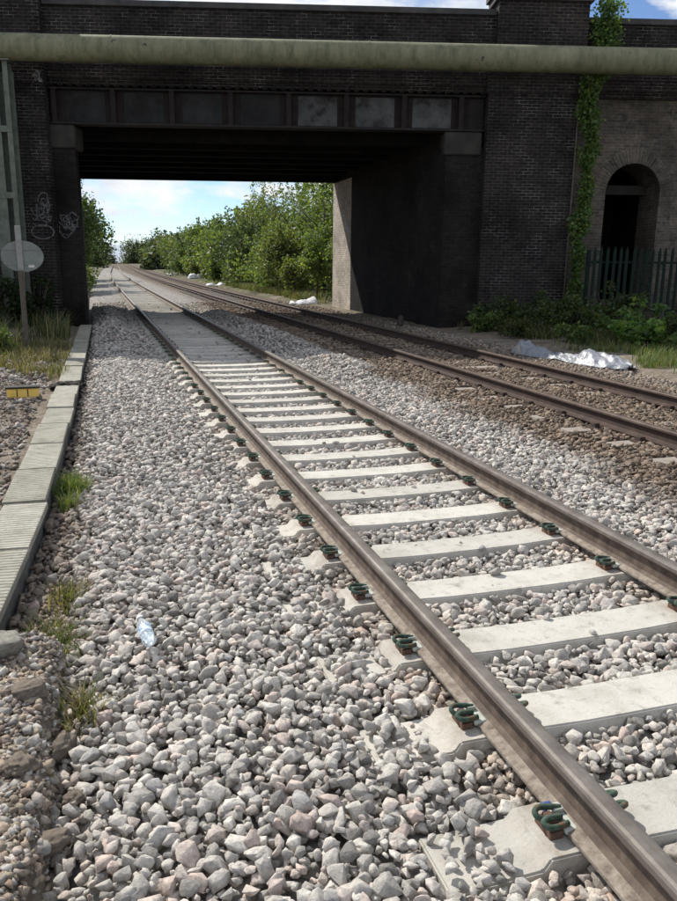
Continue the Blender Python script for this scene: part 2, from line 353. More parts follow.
def bed_material():
    m, n, b = mat('ballast_bed'); g = n.nodes.new('ShaderNodeNewGeometry').outputs['Position']
    vo = N(n, 'ShaderNodeTexVoronoi', Scale=15.0); n.links.new(g, vo.inputs['Vector'])
    sp = n.nodes.new('ShaderNodeSeparateColor'); n.links.new(vo.outputs['Color'], sp.inputs[0])
    c = ramp(n, sp.outputs[0], [(0, (.20, .19, .175)), (.3, (.33, .315, .29)), (.6, (.44, .42, .39)), (.85, (.47, .42, .37)), (1, (.32, .325, .325))])
    ed = ramp(n, vo.outputs['Distance'], [(.3, (1, 1, 1)), (.75, (.35, .34, .33))])
    c = mixc(n, .8, c, ed, 'MULTIPLY')
    xyz = n.nodes.new('ShaderNodeSeparateXYZ'); n.links.new(g, xyz.inputs[0])
    dirt = N(n, 'ShaderNodeMapRange'); dirt.inputs['From Min'].default_value = 4.1; dirt.inputs['From Max'].default_value = 5.0; n.links.new(xyz.outputs['X'], dirt.inputs['Value'])
    c = mixc(n, dirt.outputs[0], c, (.50, .42, .35), 'MULTIPLY')
    n.links.new(c, b.inputs['Base Color']); b.inputs['Roughness'].default_value = .95; b.inputs['Specular IOR Level'].default_value = .1
    iv = n.nodes.new('ShaderNodeMath'); iv.operation = 'MULTIPLY'; iv.inputs[1].default_value = -1; n.links.new(vo.outputs['Distance'], iv.inputs[0])
    bump(n, b, iv.outputs[0], .9, .035); return m
M_BED = bed_material()
def leaf_material(name, trans=.35):
    m, n, b = mat(name); a = n.nodes.new('ShaderNodeAttribute'); a.attribute_name = 'tint'
    n.links.new(a.outputs['Color'], b.inputs['Base Color']); b.inputs['Roughness'].default_value = .55; b.inputs['Specular IOR Level'].default_value = .3
    t = n.nodes.new('ShaderNodeBsdfTranslucent'); tcx = mixc(n, 1.0, a.outputs['Color'], (1.5, 1.6, .7), 'MULTIPLY'); n.links.new(tcx, t.inputs[0])
    s = n.nodes.new('ShaderNodeMixShader'); s.inputs[0].default_value = trans
    n.links.new(b.outputs[0], s.inputs[1]); n.links.new(t.outputs[0], s.inputs[2]); n.links.new(s.outputs[0], n.nodes['Material Output'].inputs[0]); return m
M_LEAF = leaf_material('leaves', .42)
M_GRASS = leaf_material('grass_blades', .3)
def plastic_sheet_material(name, col):
    m, n, b = mat(name); b.inputs['Base Color'].default_value = (*col, 1); b.inputs['Roughness'].default_value = .32
    v = coords(n); c = ramp(n, noise(n, 4, 6, .7, v), [(.3, tuple(x*.65 for x in col)), (.6, col)]); n.links.new(c, b.inputs['Base Color'])
    bump(n, b, noise(n, 26, 5, .6, v, .6), .5, .02); return m
M_SHEET = plastic_sheet_material('crumpled_polythene', (.31, .325, .35))
M_BAG = plastic_sheet_material('white_polythene', (.78, .78, .78))
def bottle_material():
    m, n, b = mat('clear_plastic'); b.inputs['Base Color'].default_value = (.86, .93, .97, 1); b.inputs['Roughness'].default_value = .12
    b.inputs['Transmission Weight'].default_value = .75; b.inputs['IOR'].default_value = 1.25; return m
M_BOTTLE = bottle_material()
M_LABEL = mottled('bottle_label', [(.40, (.70, .78, .84)), (.52, (.75, .80, .84)), (.56, (.16, .32, .52)), (.7, (.72, .78, .82))], 38, .5, 60, .1, .001)

# ------------------------------------------------------------------ the lie of the land
X1L, X1R, X2L, X2R = 1.35, 2.855, 5.235, 6.74          # rail centre lines
XC1, XC2 = (X1L+X1R)/2, (X2L+X2R)/2
SLP_Y0, SLP_D = 1.76, 0.595
def bend(y):
    y = np.asarray(y, float); return np.where(y > 40, .000155*(np.clip(y, 40, 125)-40)**2, 0.0)+.02635*np.clip(y-125, 0, None)
def trough_x(y): return np.interp(np.asarray(y, float), [0, 3.65, 5.3, 9, 15, 22], [-.68, -.555, -.44, -.325, -.22, -.12])          # right edge of the cable trough
def bed_z(x, y):
    x = np.asarray(x, float)-bend(y); y = np.asarray(y, float)
    z = np.full(np.broadcast(x, y).shape, -.045)
    z = z + .015*sstep(3.4, 3.9, x)*(1-sstep(4.4, 5.0, x))
    z = z + (-.055-z)*(sstep(.95, 1.1, x)*(1-sstep(3.1, 3.3, x)))+.020*(sstep(.95, 1.1, x)*(1-sstep(3.1, 3.3, x)))
    z = z + .025*sstep(.1, .5, x)*(1-sstep(.95, 1.08, x))
    z = z - .10*(1-sstep(-.42, .05, x))
    z = z + .035*sstep(4.5, 5.0, x)
    z = z + .05*(fbm(x*1.1, y*1.1, 5)-.47)*(1-sstep(.9, 1.1, x)*(1-sstep(3.1, 3.4, x))) + .03*(fbm(x*3, y*3, 9, 3)-.45)
    hump = .16*np.exp(-(((x-3.95)/.34)**2))*sstep(10, 12, y)*(1-sstep(26, 30, y))*(.4+.9*vnoise(x*0+2, y*.8, 3))
    hump = hump + .16*np.exp(-(((x-.35)/.33)**2))*sstep(17, 20, y)*(1-sstep(28, 31, y))
    return z+hump
def ground_z(x, y):
    x = np.asarray(x, float)-bend(y); y = np.asarray(y, float)
    edge = np.where(y < 3.45, -.25+.16*(fbm(y*2.1+x*0, x*0+3.3, 21)-.47), trough_x(y)-.17)
    left = .0+.05*np.clip(-x-.75, 0, 4)+.13*(fbm(x*2.2, y*2.2, 31)-.47)+.05*(fbm(x*7, y*7, 37, 3)-.45)
    left = np.where(y < 3.7, left+.03, np.minimum(left, .035+.4*np.clip(trough_x(y)-.30-x, 0, 1)))
    right = .02+.07*sstep(8.3, 10, x)+.10*(fbm(x*1.5, y*1.5, 41)-.47)
    wl = 1-sstep(-.06, .10, x-edge); wr = sstep(7.9, 8.6, x)
    return -.4+(left+.4)*wl+(right+.4)*wr
def grid_obj(name, xs, ys, fz, m, label=None, cat=None):
    X, Y = np.meshgrid(xs, ys); Z = fz(X, Y); nx, ny = len(xs), len(ys)
    V = np.stack([X, Y, Z], -1).reshape(-1, 3)
    i = np.arange(ny-1)[:, None]*nx+np.arange(nx-1)[None, :]
    T = np.stack([i, i+1, i+nx+1, i+nx], -1).reshape(-1, 4)
    return link(name, raw_mesh(name, V, T, m, smooth=True))
xs = np.unique(np.concatenate([np.linspace(-600, -60, 10), np.linspace(-60, -9, 18), np.linspace(-9, -2, 36), np.arange(-2, -.2, .04), np.linspace(-.2, 7.5, 12), np.arange(7.5, 12, .15), np.linspace(12, 60, 40), np.linspace(60, 600, 10)]))
ys = np.unique(np.concatenate([np.linspace(-60, 0, 8), np.arange(0, 8, .05), np.arange(8, 24, .14), np.linspace(24, 140, 120), np.linspace(140, 900, 16)]))
tag(grid_obj('ground', xs, ys, ground_z, M_SOIL), 'brown stony soil verge with dry patches beside the track', 'ground', kind='structure')
xs = np.concatenate([np.arange(-.95, 9.01, .07)])
ys = np.unique(np.concatenate([np.arange(-1, 14, .09), np.arange(14, 40, .25), np.arange(40, 150, 1.2), np.linspace(150, 620, 80)]))
X, Y = np.meshgrid(xs, ys); XB = X+bend(Y); Z = bed_z(XB, Y)-.05
V = np.stack([XB, Y, Z], -1).reshape(-1, 3); nx = len(xs)
i = np.arange(len(ys)-1)[:, None]*nx+np.arange(nx-1)[None, :]
bed = link('ballast_bed', raw_mesh('ballast_bed', V, np.stack([i, i+1, i+nx+1, i+nx], -1).reshape(-1, 4), M_BED, smooth=True))
tag(bed, 'grey crushed stone ballast bed under both railway tracks', 'ballast', kind='structure')

# ------------------------------------------------------------------ ballast stones
def stone_variant(npts, seed, bevel=0.0, blocky=0.0):
    r = random.Random(seed); bm = bmesh.new()
    for _ in range(npts):
        p = Vector((r.gauss(0, 1), r.gauss(0, 1), r.gauss(0, 1))).normalized()
        q = max(abs(p.x), abs(p.y), abs(p.z)); p = p*(1-blocky)+p/q*blocky*.85
        p *= r.uniform(.86, 1.06)
        bm.verts.new((p.x*.5, p.y*.5*r.uniform(.97, 1.03), p.z*.5))
    res = bmesh.ops.convex_hull(bm, input=bm.verts)
    bmesh.ops.delete(bm, geom=[v for v in bm.verts if not v.link_faces], context='VERTS')
    if bevel:
        bmesh.ops.dissolve_limit(bm, angle_limit=math.radians(14), verts=bm.verts, edges=bm.edges)
        bmesh.ops.bevel(bm, geom=list(bm.edges), offset=bevel, segments=1, affect='EDGES', profile=.5, clamp_overlap=True)
    bmesh.ops.triangulate(bm, faces=bm.faces); bm.normal_update()
    bm.verts.ensure_lookup_table(); bm.verts.index_update()
    V = np.array([v.co for v in bm.verts]); T = np.array([[v.index for v in f.verts] for f in bm.faces]); bm.free()
    return V, T
NEARV = [stone_variant(14+s % 6, 100+s, .020, .28*(s % 3)) for s in range(22)]
MIDV = [stone_variant(13, 200+s, 0, .2*(s % 3)) for s in range(14)]
FARV = [stone_variant(9, 300+s) for s in range(8)]
def rotmats(n, tilt=.6):
    yaw = rng.uniform(0, 2*PI, n); ax = rng.uniform(0, 2*PI, n); t = rng.normal(0, tilt, n)
    cy, sy = np.cos(yaw), np.sin(yaw); Z = np.zeros(n); O = np.ones(n)
    Rz = np.stack([np.stack([cy, -sy, Z], -1), np.stack([sy, cy, Z], -1), np.stack([Z, Z, O], -1)], 1)
    k = np.stack([np.cos(ax), np.sin(ax), Z], -1); c, s = np.cos(t), np.sin(t)
    K = np.zeros((n, 3, 3)); K[:, 0, 2] = k[:, 1]; K[:, 1, 2] = -k[:, 0]; K[:, 2, 0] = -k[:, 1]; K[:, 2, 1] = k[:, 0]
    R = np.eye(3)[None]+s[:, None, None]*K+(1-c)[:, None, None]*(K@K)
    return R@Rz
def merge_stones(P, S, R, C, variants):
    Vs, Ts, Cs = [], [], []; base = 0; which = rng.integers(0, len(variants), len(P))
    for k, (V, T) in enumerate(variants):
        idx = np.where(which == k)[0]
        if not len(idx): continue
        W = np.einsum('nij,nvj->nvi', R[idx], V[None]*S[idx][:, None, :])+P[idx][:, None, :]
        Vs.append(W.reshape(-1, 3)); nv = len(V)
        Ts.append((T[None]+(np.arange(len(idx))*nv)[:, None, None]).reshape(-1, 3)+base); base += len(idx)*nv
        Cs.append(np.repeat(C[idx], nv, 0))
    return np.concatenate(Vs), np.concatenate(Ts), np.concatenate(Cs)
def jitter_grid(x0, x1, y0, y1, d):
    gx, gy = np.meshgrid(np.arange(x0, x1, d), np.arange(y0, y1, d))
    x = gx.ravel()+rng.uniform(-.48, .48, gx.size)*d; y = gy.ravel()+rng.uniform(-.48, .48, gx.size)*d
    return x, y
def sleeper_rel(y, d=SLP_D, y0=SLP_Y0):
    return np.abs((y-y0+d/2) % d-d/2)
SLP2_D, SLP2_Y0 = .70, 4.2
def place_stones(y0, y1, d, smean, layer, x0=-.55, x1=8.4):
    x, y = jitter_grid(x0, x1, y0, y1, d); n = len(x)
    L = np.clip(rng.lognormal(math.log(smean*.95), .36, n), smean*.38, smean*1.9)
    S = np.stack([L, L*rng.uniform(.66, .92, n), L*rng.uniform(.48, .78, n)], -1)
    z = bed_z(x, y)+layer+rng.normal(0, .006, n)
    xl = x-bend(y); incrib = np.abs(xl-XC1) < 1.0; z = z-np.where(incrib, .010+.022*sstep(5, 9, y), 0)
    # sleepers of the pale track
    rel = sleeper_rel(y); ins = (np.abs(xl-XC1) < 1.25+L*.35) & (rel < .118+L*.22)
    keep = ~ins
    on = ins & (np.abs(xl-XC1) < 1.22) & (layer > -.01)
    ax_ = np.abs(xl-XC1); endz = on & (ax_ > .97) & ((ax_ > 1.04) | (xl > 2.5) | (vnoise(x*6, y*2.2, 77) > .55))
    mid = on & (np.abs(xl-XC1) < .5) & (rng.random(n) < .012)
    keep |= endz | mid
    z = np.where(endz, -.035+S[:, 2]*.30+np.where(ax_ > 1.04, rng.uniform(0, .02, n), 0), z); z = np.where(mid, -.02+S[:, 2]*.45, z)
    # nothing pushes up through the rails
    for xr in (X1L, X1R):
        nr = np.abs(xl-xr) < .085; z = np.where(nr & ~endz, np.minimum(z, -.03-S[:, 2]*.45), z)
    for xr in (X2L, X2R):
        nr = np.abs(xl-xr) < .09; z = np.where(nr, np.minimum(z, .004-S[:, 2]*.5), z)
    # sleepers of the older track show as patches
    rel2 = sleeper_rel(y, SLP2_D, SLP2_Y0); o2 = (np.abs(xl-XC2) < 1.25) & (rel2 < .12)
    keep &= ~(o2 & (vnoise(xl*2.3, y*1.43, 55) > .52))
    # trough and soil
    keep &= (xl > trough_x(y)+.02) | (y < 3.5)
    keep &= (bed_z(x, y) > ground_z(x, y)-.02)
    P = np.stack([x, y, z], -1)
    px, py, dz = project(P)
    keep &= (dz > .3) & (px > -110) & (px < 790) & (py < 1010)
    brown = sstep(3.75, 4.45, xl+.9*(fbm(x*1.7, y*1.7, 61)-.47))*(1-.25*sstep(7.3, 8.2, xl))
    brown = np.maximum(brown, (1-sstep(-.32, -.05, xl+.25*(fbm(x*3, y*3, 67)-.47)))*.8)
    C = stone_ramp(rng.random(n))
    C *= (1+.18*(fbm(x*.9, y*.9, 71)-.47))[:, None]
    bm_ = np.array([.46, .385, .32])*(1+.5*(rng.random(n)-.5))[:, None]
    C = C*(1-brown[:, None])+C*bm_*brown[:, None]
    rd = np.minimum(np.abs(xl-X1L), np.abs(xl-X1R)); rust = (1-sstep(.08, .34, rd))*(.25+.75*rng.random(n))*.55
    C = C*(1-rust[:, None])+C*np.array([.80, .64, .50])*rust[:, None]
    k = np.where(keep)[0]
    return P[k], S[k], C[k]
def cat(parts): return [np.concatenate(q) for q in zip(*parts)]
nP, nS, nC = cat([place_stones(.9, 6.2, .040, .050, -.020, x1=5.4), place_stones(.9, 6.2, .0415, .055, .005, x1=5.4)])
dist = np.sqrt(nP[:, 0]**2+nP[:, 1]**2+(CAMZ-nP[:, 2])**2)
px, py, _ = project(nP)
score = nS[:, 0]/dist+(nP[:, 2]-bed_z(nP[:, 0], nP[:, 1]))*.35
vis = (px > 5) & (px < 672) & (py > 560) & (py < 895) & (nP[:, 2]-bed_z(nP[:, 0], nP[:, 1]) > -.012)
order = np.argsort(-np.where(vis, score, -1))[:300]
single = np.zeros(len(nP), bool); single[order] = True
nR = rotmats(len(nP))
# merged: everything but the 300 largest
A = merge_stones(nP[~single], nS[~single], nR[~single], nC[~single], NEARV)
mP, mS, mC = cat([place_stones(6.2, 14.5, .054, .060, -.02), place_stones(6.2, 14.5, .050, .062, .006)])
B = merge_stones(mP, mS, rotmats(len(mP)), mC, MIDV)
fP, fS, fC = place_stones(14.5, 34, .075, .088, 0)
C_ = merge_stones(fP, fS, rotmats(len(fP)), fC, FARV)
V = np.concatenate([A[0], B[0], C_[0]]); T = np.concatenate([A[1], B[1]+len(A[0]), C_[1]+len(A[0])+len(B[0])]); TC = np.concatenate([A[2], B[2], C_[2]])
lo = link('loose_ballast', raw_mesh('loose_ballast', V, T, M_STONE, TC), bed); tag(lo, kind='stuff')
vm = []
for k, (Vv, Tt) in enumerate(NEARV):
    vm.append(raw_mesh('ballast_stone', Vv, Tt, M_STONE_OBJ))
for j in order:
    o = link('ballast_stone', vm[random.randrange(len(vm))], bed)
    R = nR[j]
    o.matrix_world = Matrix(((R[0, 0], R[0, 1], R[0, 2], nP[j, 0]), (R[1, 0], R[1, 1], R[1, 2], nP[j, 1]), (R[2, 0], R[2, 1], R[2, 2], nP[j, 2]), (0, 0, 0, 1))) @ Matrix.Diagonal((*nS[j], 1))

# ------------------------------------------------------------------ rails
def rail_profile():
    h = [( .070, 0), (.070, .011), (.030, .022), (.011, .036), (.0085, .065), (.0095, .100), (.014, .112), (.033, .121), (.0355, .128), (.0355, .146), (.031, .1545), (.020, .158), (0, .159)]
    return h+[(-x, z) for x, z in reversed(h[:-1])]
PROF = rail_profile()
def rail(name, xr, z0, mats, label, group):
    ysr = list(np.arange(-2, 40.1, 3.5))+list(np.arange(44, 300, 6)); mb = MB(); n = len(PROF); b = []
    for y in ysr:
        for (x, z) in PROF: mb.v.append((xr+float(bend(y))+x, y, z0+z))
    for i in range(len(ysr)-1):
        for k in range(n):
            k2 = (k+1) % n; a, c = i*n, (i+1)*n
            mb.f.append((a+k, a+k2, c+k2, c+k)); mb.uv.append([(0, 0)]*4)
            zm = (PROF[k][1]+PROF[k2][1])/2
            mb.mi.append(2 if zm < .020 else (1 if zm < .1275 else 0))
    me = mb.mesh(name, mats, smooth=True, weld=False)
    me.polygons.foreach_set('use_smooth', [False]*len(me.polygons))
    return tag(link(name, me), label, 'rail', group)
ra = [M_RAILHEAD, M_RAILWEB, M_RAILFOOT]; rb = [M_RAILHEAD2, M_RAILWEB2, M_RAILWEB2]
rail('rail', X1L, .010, ra, 'dull grey rail of the pale sleeper track, on its cable trough side', 'rails')
rail('rail', X1R, .010, ra, 'dull grey rail of the pale sleeper track, next to the rusty track', 'rails')
rail('rail', X2L, .010, rb, 'rusty brown rail of the older track, next to the pale sleepers', 'rails')
rail('rail', X2R, .010, rb, 'rusty brown rail of the older track, on the fence and plastic sheet side', 'rails')

# ------------------------------------------------------------------ sleepers with fastenings
def sleeper_mesh(name, m, prof, wt, wb, depth=.17, bevel=.006):
    mb = MB(); n = len(prof); st = []
    for (x, z) in prof: st.append([(x, -wb/2, z-depth), (x, wb/2, z-depth), (x, wt/2, z), (x, -wt/2, z)])
    for i in range(n-1):
        a, c = st[i], st[i+1]
        for k in range(4):
            k2 = (k+1) % 4; mb.face([a[k], c[k], c[k2], a[k2]][::-1])
    mb.face(st[0]); mb.face(st[-1][::-1])
    me = mb.mesh(name, m, bevel=0)
    bm = bmesh.new(); bm.from_mesh(me); bmesh.ops.recalc_face_normals(bm, faces=bm.faces)
    es = [e for e in bm.edges if len(e.link_faces) == 2 and e.calc_face_angle(0) > .6]
    bmesh.ops.bevel(bm, geom=es, offset=bevel, segments=2, affect='EDGES'); bm.to_mesh(me); bm.free(); return me
half = [(1.25, -.038), (.95, -.034), (.925, 0), (.60, 0), (.38, -.009), (.2, -.011)]
SPROF = [(-x, z) for x, z in half]+[(x, z) for x, z in reversed(half)]
slp_me = sleeper_mesh('concrete_beam', M_CONC, SPROF, .235, .30)
def catmull(pts, k=5):
    P = [Vector(p) for p in pts]; P = [P[0]*2-P[1]]+P+[P[-1]*2-P[-2]]; r = []
    for i in range(1, len(P)-2):
        for t in range(k):
            t /= k; a, b, c, d = P[i-1], P[i], P[i+1], P[i+2]
            r.append(.5*((2*b)+(c-a)*t+(2*a-5*b+4*c-d)*t*t+(3*b-a-3*c+d)*t**3))
    r.append(P[-2]); return r
# outward = +x, origin at the rail foot edge on the sleeper top
clip_path = [(-.016, -.030, .040), (.015, -.034, .046), (.058, -.036, .052), (.078, -.024, .050), (.074, -.008, .040), (.046, -.004, .034), (.020, -.002, .034),
             (.008, .006, .040), (.020, .016, .048), (.056, .018, .054), (.078, .028, .050), (.068, .042, .042), (.034, .042, .038), (-.004, .036, .038)]
mb = MB(); mb.tube(catmull(clip_path, 5), .0100, 7); clip_me = mb.mesh('spring_clip', M_CLIP, smooth=True)
mb = MB(); mb.box(.020, .066, -.042, .050, -.01, .024); mb.box(.026, .056, -.022, .030, .022, .047); sh_me = mb.mesh('shoulder', M_CLIPRUST, bevel=.005)
mb = MB(); mb.box(-.034, .016, -.052, .056, .012, .031); mb.box(-.024, .012, -.050, -.016, .029, .046); ins_me = mb.mesh('insulator', M_INSUL, bevel=.006)
mb = MB(); mb.box(-.012, .020, -.080, -.054, .004, .030); blue_me = mb.mesh('blue_spacer', M_BLUE, bevel=.005)
SLG = 'pale concrete sleepers of the relaid track'
def make_sleeper(full):
    t = empty('concrete_sleeper'); link('concrete_beam', slp_me, t)
    for xr in (-.7525, .7525):
        for sgn in (-1, 1):
            def put(nm, me):
                o = link(nm, me, t); o.location = (xr+sgn*.07, 0, 0)
                if sgn < 0: o.rotation_euler = (0, 0, PI); 
                return o
            put('spring_clip', clip_me)
            if full: put('shoulder', sh_me); put('insulator', ins_me); put('blue_spacer', blue_me)
    return t
p_full = make_sleeper(True); p_mid = make_sleeper(False)
p_far = tag(link('concrete_sleeper', slp_me), None)
uf = um = ul = False
for k in range(-2, 190):
    y = SLP_Y0+SLP_D*k
    if y < 11:
        o = p_full if not uf else copy_tree(p_full); uf = True
    elif y < 26:
        o = p_mid if not um else copy_tree(p_mid); um = True
    else:
        o = p_far if not ul else copy_tree(p_far); ul = True
    o.location = (XC1+float(bend(y))+random.gauss(0, .006), y, random.gauss(0, .002)); o.rotation_euler = (0, 0, random.gauss(0, .004))
    zone = 0 if y < 13 else (1 if y < 27 else 2)
    tag(o, ['pale sunlit concrete sleeper in the open before the bridge shadow', 'pale concrete sleeper lying in the shade of the bridge', 'pale concrete sleeper of the relaid track beyond the bridge'][zone], 'sleeper',
        ['pale sleepers before the bridge', 'pale sleepers in the bridge shade', 'pale sleepers beyond the bridge'][zone])
half2 = [(1.25, -.012), (.2, -.012)]
slp2_me = sleeper_mesh('concrete_beam', M_CONC_OLD, [(-x, z) for x, z in half2]+[(x, z) for x, z in reversed(half2)], .22, .26, .15, .012)
mb = MB(); mb.box(-.17, .17, -.075, .075, -.012, .008); mb.box(-.135, -.072, -.045, .045, .004, .05); mb.box(.072, .135, -.045, .045, .004, .05); chair_me = mb.mesh('rail_chair', M_RAILWEB2, bevel=.008)
t2 = empty('old_sleeper'); link('concrete_beam', slp2_me, t2)
for xr in (-.7525, .7525): link('rail_chair', chair_me, t2).location = (xr, 0, 0)
for k in range(0, 62):
    y = SLP2_Y0+SLP2_D*k; o = t2 if k == 0 else copy_tree(t2)
    o.location = (XC2+float(bend(y))+random.gauss(0, .015), y, random.gauss(0, .004)); o.rotation_euler = (0, 0, random.gauss(0, .01))
    zone = 0 if y < 12.3 else (1 if y < 26 else 2)
    tag(o, ['old dusty sleeper half buried in sunlit brown ballast under the rusty rails', 'old sleeper of the rusty track in the shade of the bridge', 'old sleeper of the rusty track beyond the bridge'][zone], 'sleeper',
        ['old sleepers before the bridge', 'old sleepers in the bridge shade', 'old sleepers beyond the bridge'][zone])

# ------------------------------------------------------------------ cable trough
mb = MB(); ysl = np.linspace(3.62, 21.6, 19)
for i in range(len(ysl)-1):
    a, b = float(ysl[i]), float(ysl[i+1]); xa, xb = float(trough_x(a)), float(trough_x(b))
    for (o0, o1, zt) in ((-.05, -.008, .012), (-.275, -.232, .012), (-.232, -.05, -.15)):
        mb.prism([(xa+o0, a), (xa+o1, a), (xb+o1, b), (xb+o0, b)], -.34, zt)
tag(mb.build('cable_trough', M_TROUGH, weld=False), 'dark concrete cable trough running beside the ballast under its lids', 'cable trough')
lid_mes = []
for s in range(3):
    r = random.Random(s); mb = MB(); mb.box(-.1425, .1425, .006, .905, 0, .05); mb.box(-.141, .141, .002, .012, .03, .054); lid_mes.append(mb.mesh('trough_lid', M_LIDR, bevel=.008))
y = 3.66; k = 0
while y < 20.8:
    o = link('trough_lid', lid_mes[k % 3]); o.location = (float(trough_x(y+.45))-.139+random.gauss(0, .003), y, .016+random.gauss(0, .004))
    o.rotation_euler = (random.gauss(0, .004), random.gauss(0, .006), -math.atan(float(trough_x(y+.9)-trough_x(y))/.9)+random.gauss(0, .006))
    lb = 'concrete trough lid at the broken end of the trough, beside the concrete lump' if k == 0 else ('sunlit concrete trough lid between the broken end and the mud heap' if y < 10 else ('concrete trough lid lying under the dark mud heap' if y < 11.3 else 'concrete trough lid between the mud heap and the left pier'))
    tag(o, lb, 'trough lid', lb[22:] + ' lids'); y += .918; k += 1

# ------------------------------------------------------------------ the bridge: local u along its face, w into it
BA = math.radians(15); BX, BY = 9.6, 18.75
def W(u, w): return (BX+u*math.cos(BA)+w*math.sin(BA), BY-u*math.sin(BA)+w*math.cos(BA))
def rect(u0, u1, w0, w1): return [W(u0, w0), W(u1, w0), W(u1, w1), W(u0, w1)]
def on_x(X, w):      # u where the line w=const meets the plane x=X
    return (X-BX-w*math.sin(BA))/math.cos(BA)
XLW, XRW = -.26, 8.82
bridge = empty('road_bridge', (BX, BY, 0)); tag(bridge, 'dark sooty brick and steel road bridge over the railway', 'bridge')
def bpart(mb, name, m, parent=None, **k):
    o = mb.build(name, m, None, **k); p = parent or bridge
    o.parent = p; o.matrix_parent_inverse = Matrix.Translation((-BX, -BY, 0))
    return o
def bsub(mb, name, m, parent, **k):
    o = mb.build(name, m, None, **k); o.parent = parent; return o
WFAR = 10.2
# abutments follow the track, so they are skewed prisms
def ab_poly(xin, side, w0, w1, thick):
    a = W(on_x(xin, w0), w0); b = W(on_x(xin, w1), w1); c = W(on_x(xin, w1)+side*thick, w1); d = W(on_x(xin, w0)+side*thick, w0)
    return [a, d, c, b] if side > 0 else [a, b, c, d]
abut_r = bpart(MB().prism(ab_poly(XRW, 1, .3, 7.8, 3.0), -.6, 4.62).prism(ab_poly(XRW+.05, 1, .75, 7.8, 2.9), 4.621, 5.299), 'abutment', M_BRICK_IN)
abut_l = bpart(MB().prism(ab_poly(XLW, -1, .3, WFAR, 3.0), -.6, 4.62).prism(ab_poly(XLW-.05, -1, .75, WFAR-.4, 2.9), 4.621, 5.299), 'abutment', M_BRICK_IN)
# padstones under the girder ends
ul0 = on_x(XLW, .3); ur0 = on_x(XRW, .3)
for (a, b) in ((ul0-.62, ul0+.03), (ur0-.07, .02)):
    mb = MB(); mb.prism(rect(a, b, .22, 1.0), 4.42, 4.985); bpart(mb, 'padstone', M_PAD, bevel=.07, bseg=3)
# brick piers either side of the opening
pier_r = bpart(MB().prism(rect(.08, 2.42, 0, 2.6), -.6, 5.86, taper=rect(.08, 2.34, 0, 2.6)), 'pier', M_BRICK)
bpart(MB().prism(rect(.03, 2.40, -.05, 2.6), 5.86, 6.28), 'pier_band', M_BRICK)
bpart(MB().prism(rect(-15.6, -10.86, 0, 2.6), -.6, 5.86), 'pier', M_BRICK)
bpart(MB().prism(rect(-15.65, -10.83, -.05, 2.6), 5.86, 6.28), 'pier_band', M_BRICK)
# parapet and its pilasters
par = bpart(MB().prism(rect(-10.86, .22, .22, .62), 6.28, 7.66), 'parapet', M_BRICK)
bsub(MB().prism(rect(-10.83, .20, .15, .69), 7.66, 7.80), 'coping', M_COPING, par, bevel=.02)
pr = bpart(MB().prism(rect(2.46, 12, .32, .72), 6.28, 7.56), 'parapet', M_BRICK)
bsub(MB().prism(rect(2.48, 12, .25, .79), 7.56, 7.70), 'coping', M_COPING, pr, bevel=.02)
pil = bpart(MB().prism(rect(.22, 2.46, .02, .80), 6.281, 7.96), 'pilaster', M_BRICK)
mb = MB(); mb.prism(rect(.14, 2.54, -.06, .88), 7.96, 8.10); mb.prism(rect(.08, 2.60, -.12, .94), 8.10, 8.30); bsub(mb, 'capstone', M_COPING, pil, bevel=.015)
pil2 = bpart(MB().prism(rect(-13.4, -10.86, .02, .80), 6.281, 7.96), 'pilaster', M_BRICK)
bsub(MB().prism(rect(-13.5, -10.78, -.06, .88), 7.96, 8.25), 'capstone', M_COPING, pil2, bevel=.015)
pl3 = bpart(MB().prism(rect(-24, -13.4, .32, .72), 6.28, 7.56), 'parapet', M_BRICK)
# far parapet
pf = bpart(MB().prism(rect(-13.5, 3.0, WFAR-.35, WFAR+.05), 5.9, 7.6), 'parapet', M_BRICK)
bsub(MB().prism(rect(-13.5, 3.0, WFAR-.42, WFAR+.12), 7.6, 7.74), 'coping', M_COPING, pf, bevel=.02)
# brick band over the girder with its row of dentils
mb = MB(); mb.prism(rect(-10.86, .08, .10, .62), 6.02, 6.28); mb.prism(rect(-10.86, .08, .17, .62), 5.90, 6.02); bpart(mb, 'brick_band', M_BRICK)
mb = MB(); u = -10.8
while u < .0: mb.prism(rect(u, u+.115, .15, .3), 5.86, 5.93); u += .228
tag(bpart(mb, 'dentil_course', M_BRICK, weld=False), kind='stuff')
# front plate girder
gir = bpart(MB().prism(rect(-10.82, .05, .40, .44), 5.03, 5.88), 'girder_web', M_STEEL)
mb = MB(); mb.prism(rect(-10.82, .05, .20, .60), 4.992, 5.034); mb.prism(rect(-10.82, .05, .22, .60), 5.80, 5.842); bpart(mb, 'girder_flange', M_STEEL)
us = [-10.72+1.452*k for k in range(8)]
for k, u in enumerate(us):
    mb = MB(); mb.prism(rect(u-.02, u+.02, .22, .40), 5.034, 5.80); mb.prism(rect(u-.22, u+.22, .385, .402), 5.034, 5.80); mb.prism(rect(u-.06, u+.06, .215, .23), 5.036, 5.798); bpart(mb, 'stiffener', M_RUST)
    if k < 7: bpart(MB().prism(rect(u+.23, u+1.222, .388, .402), 5.075, 5.77), 'web_panel', M_PANEL_A if k >= 4 else M_PANEL_B)
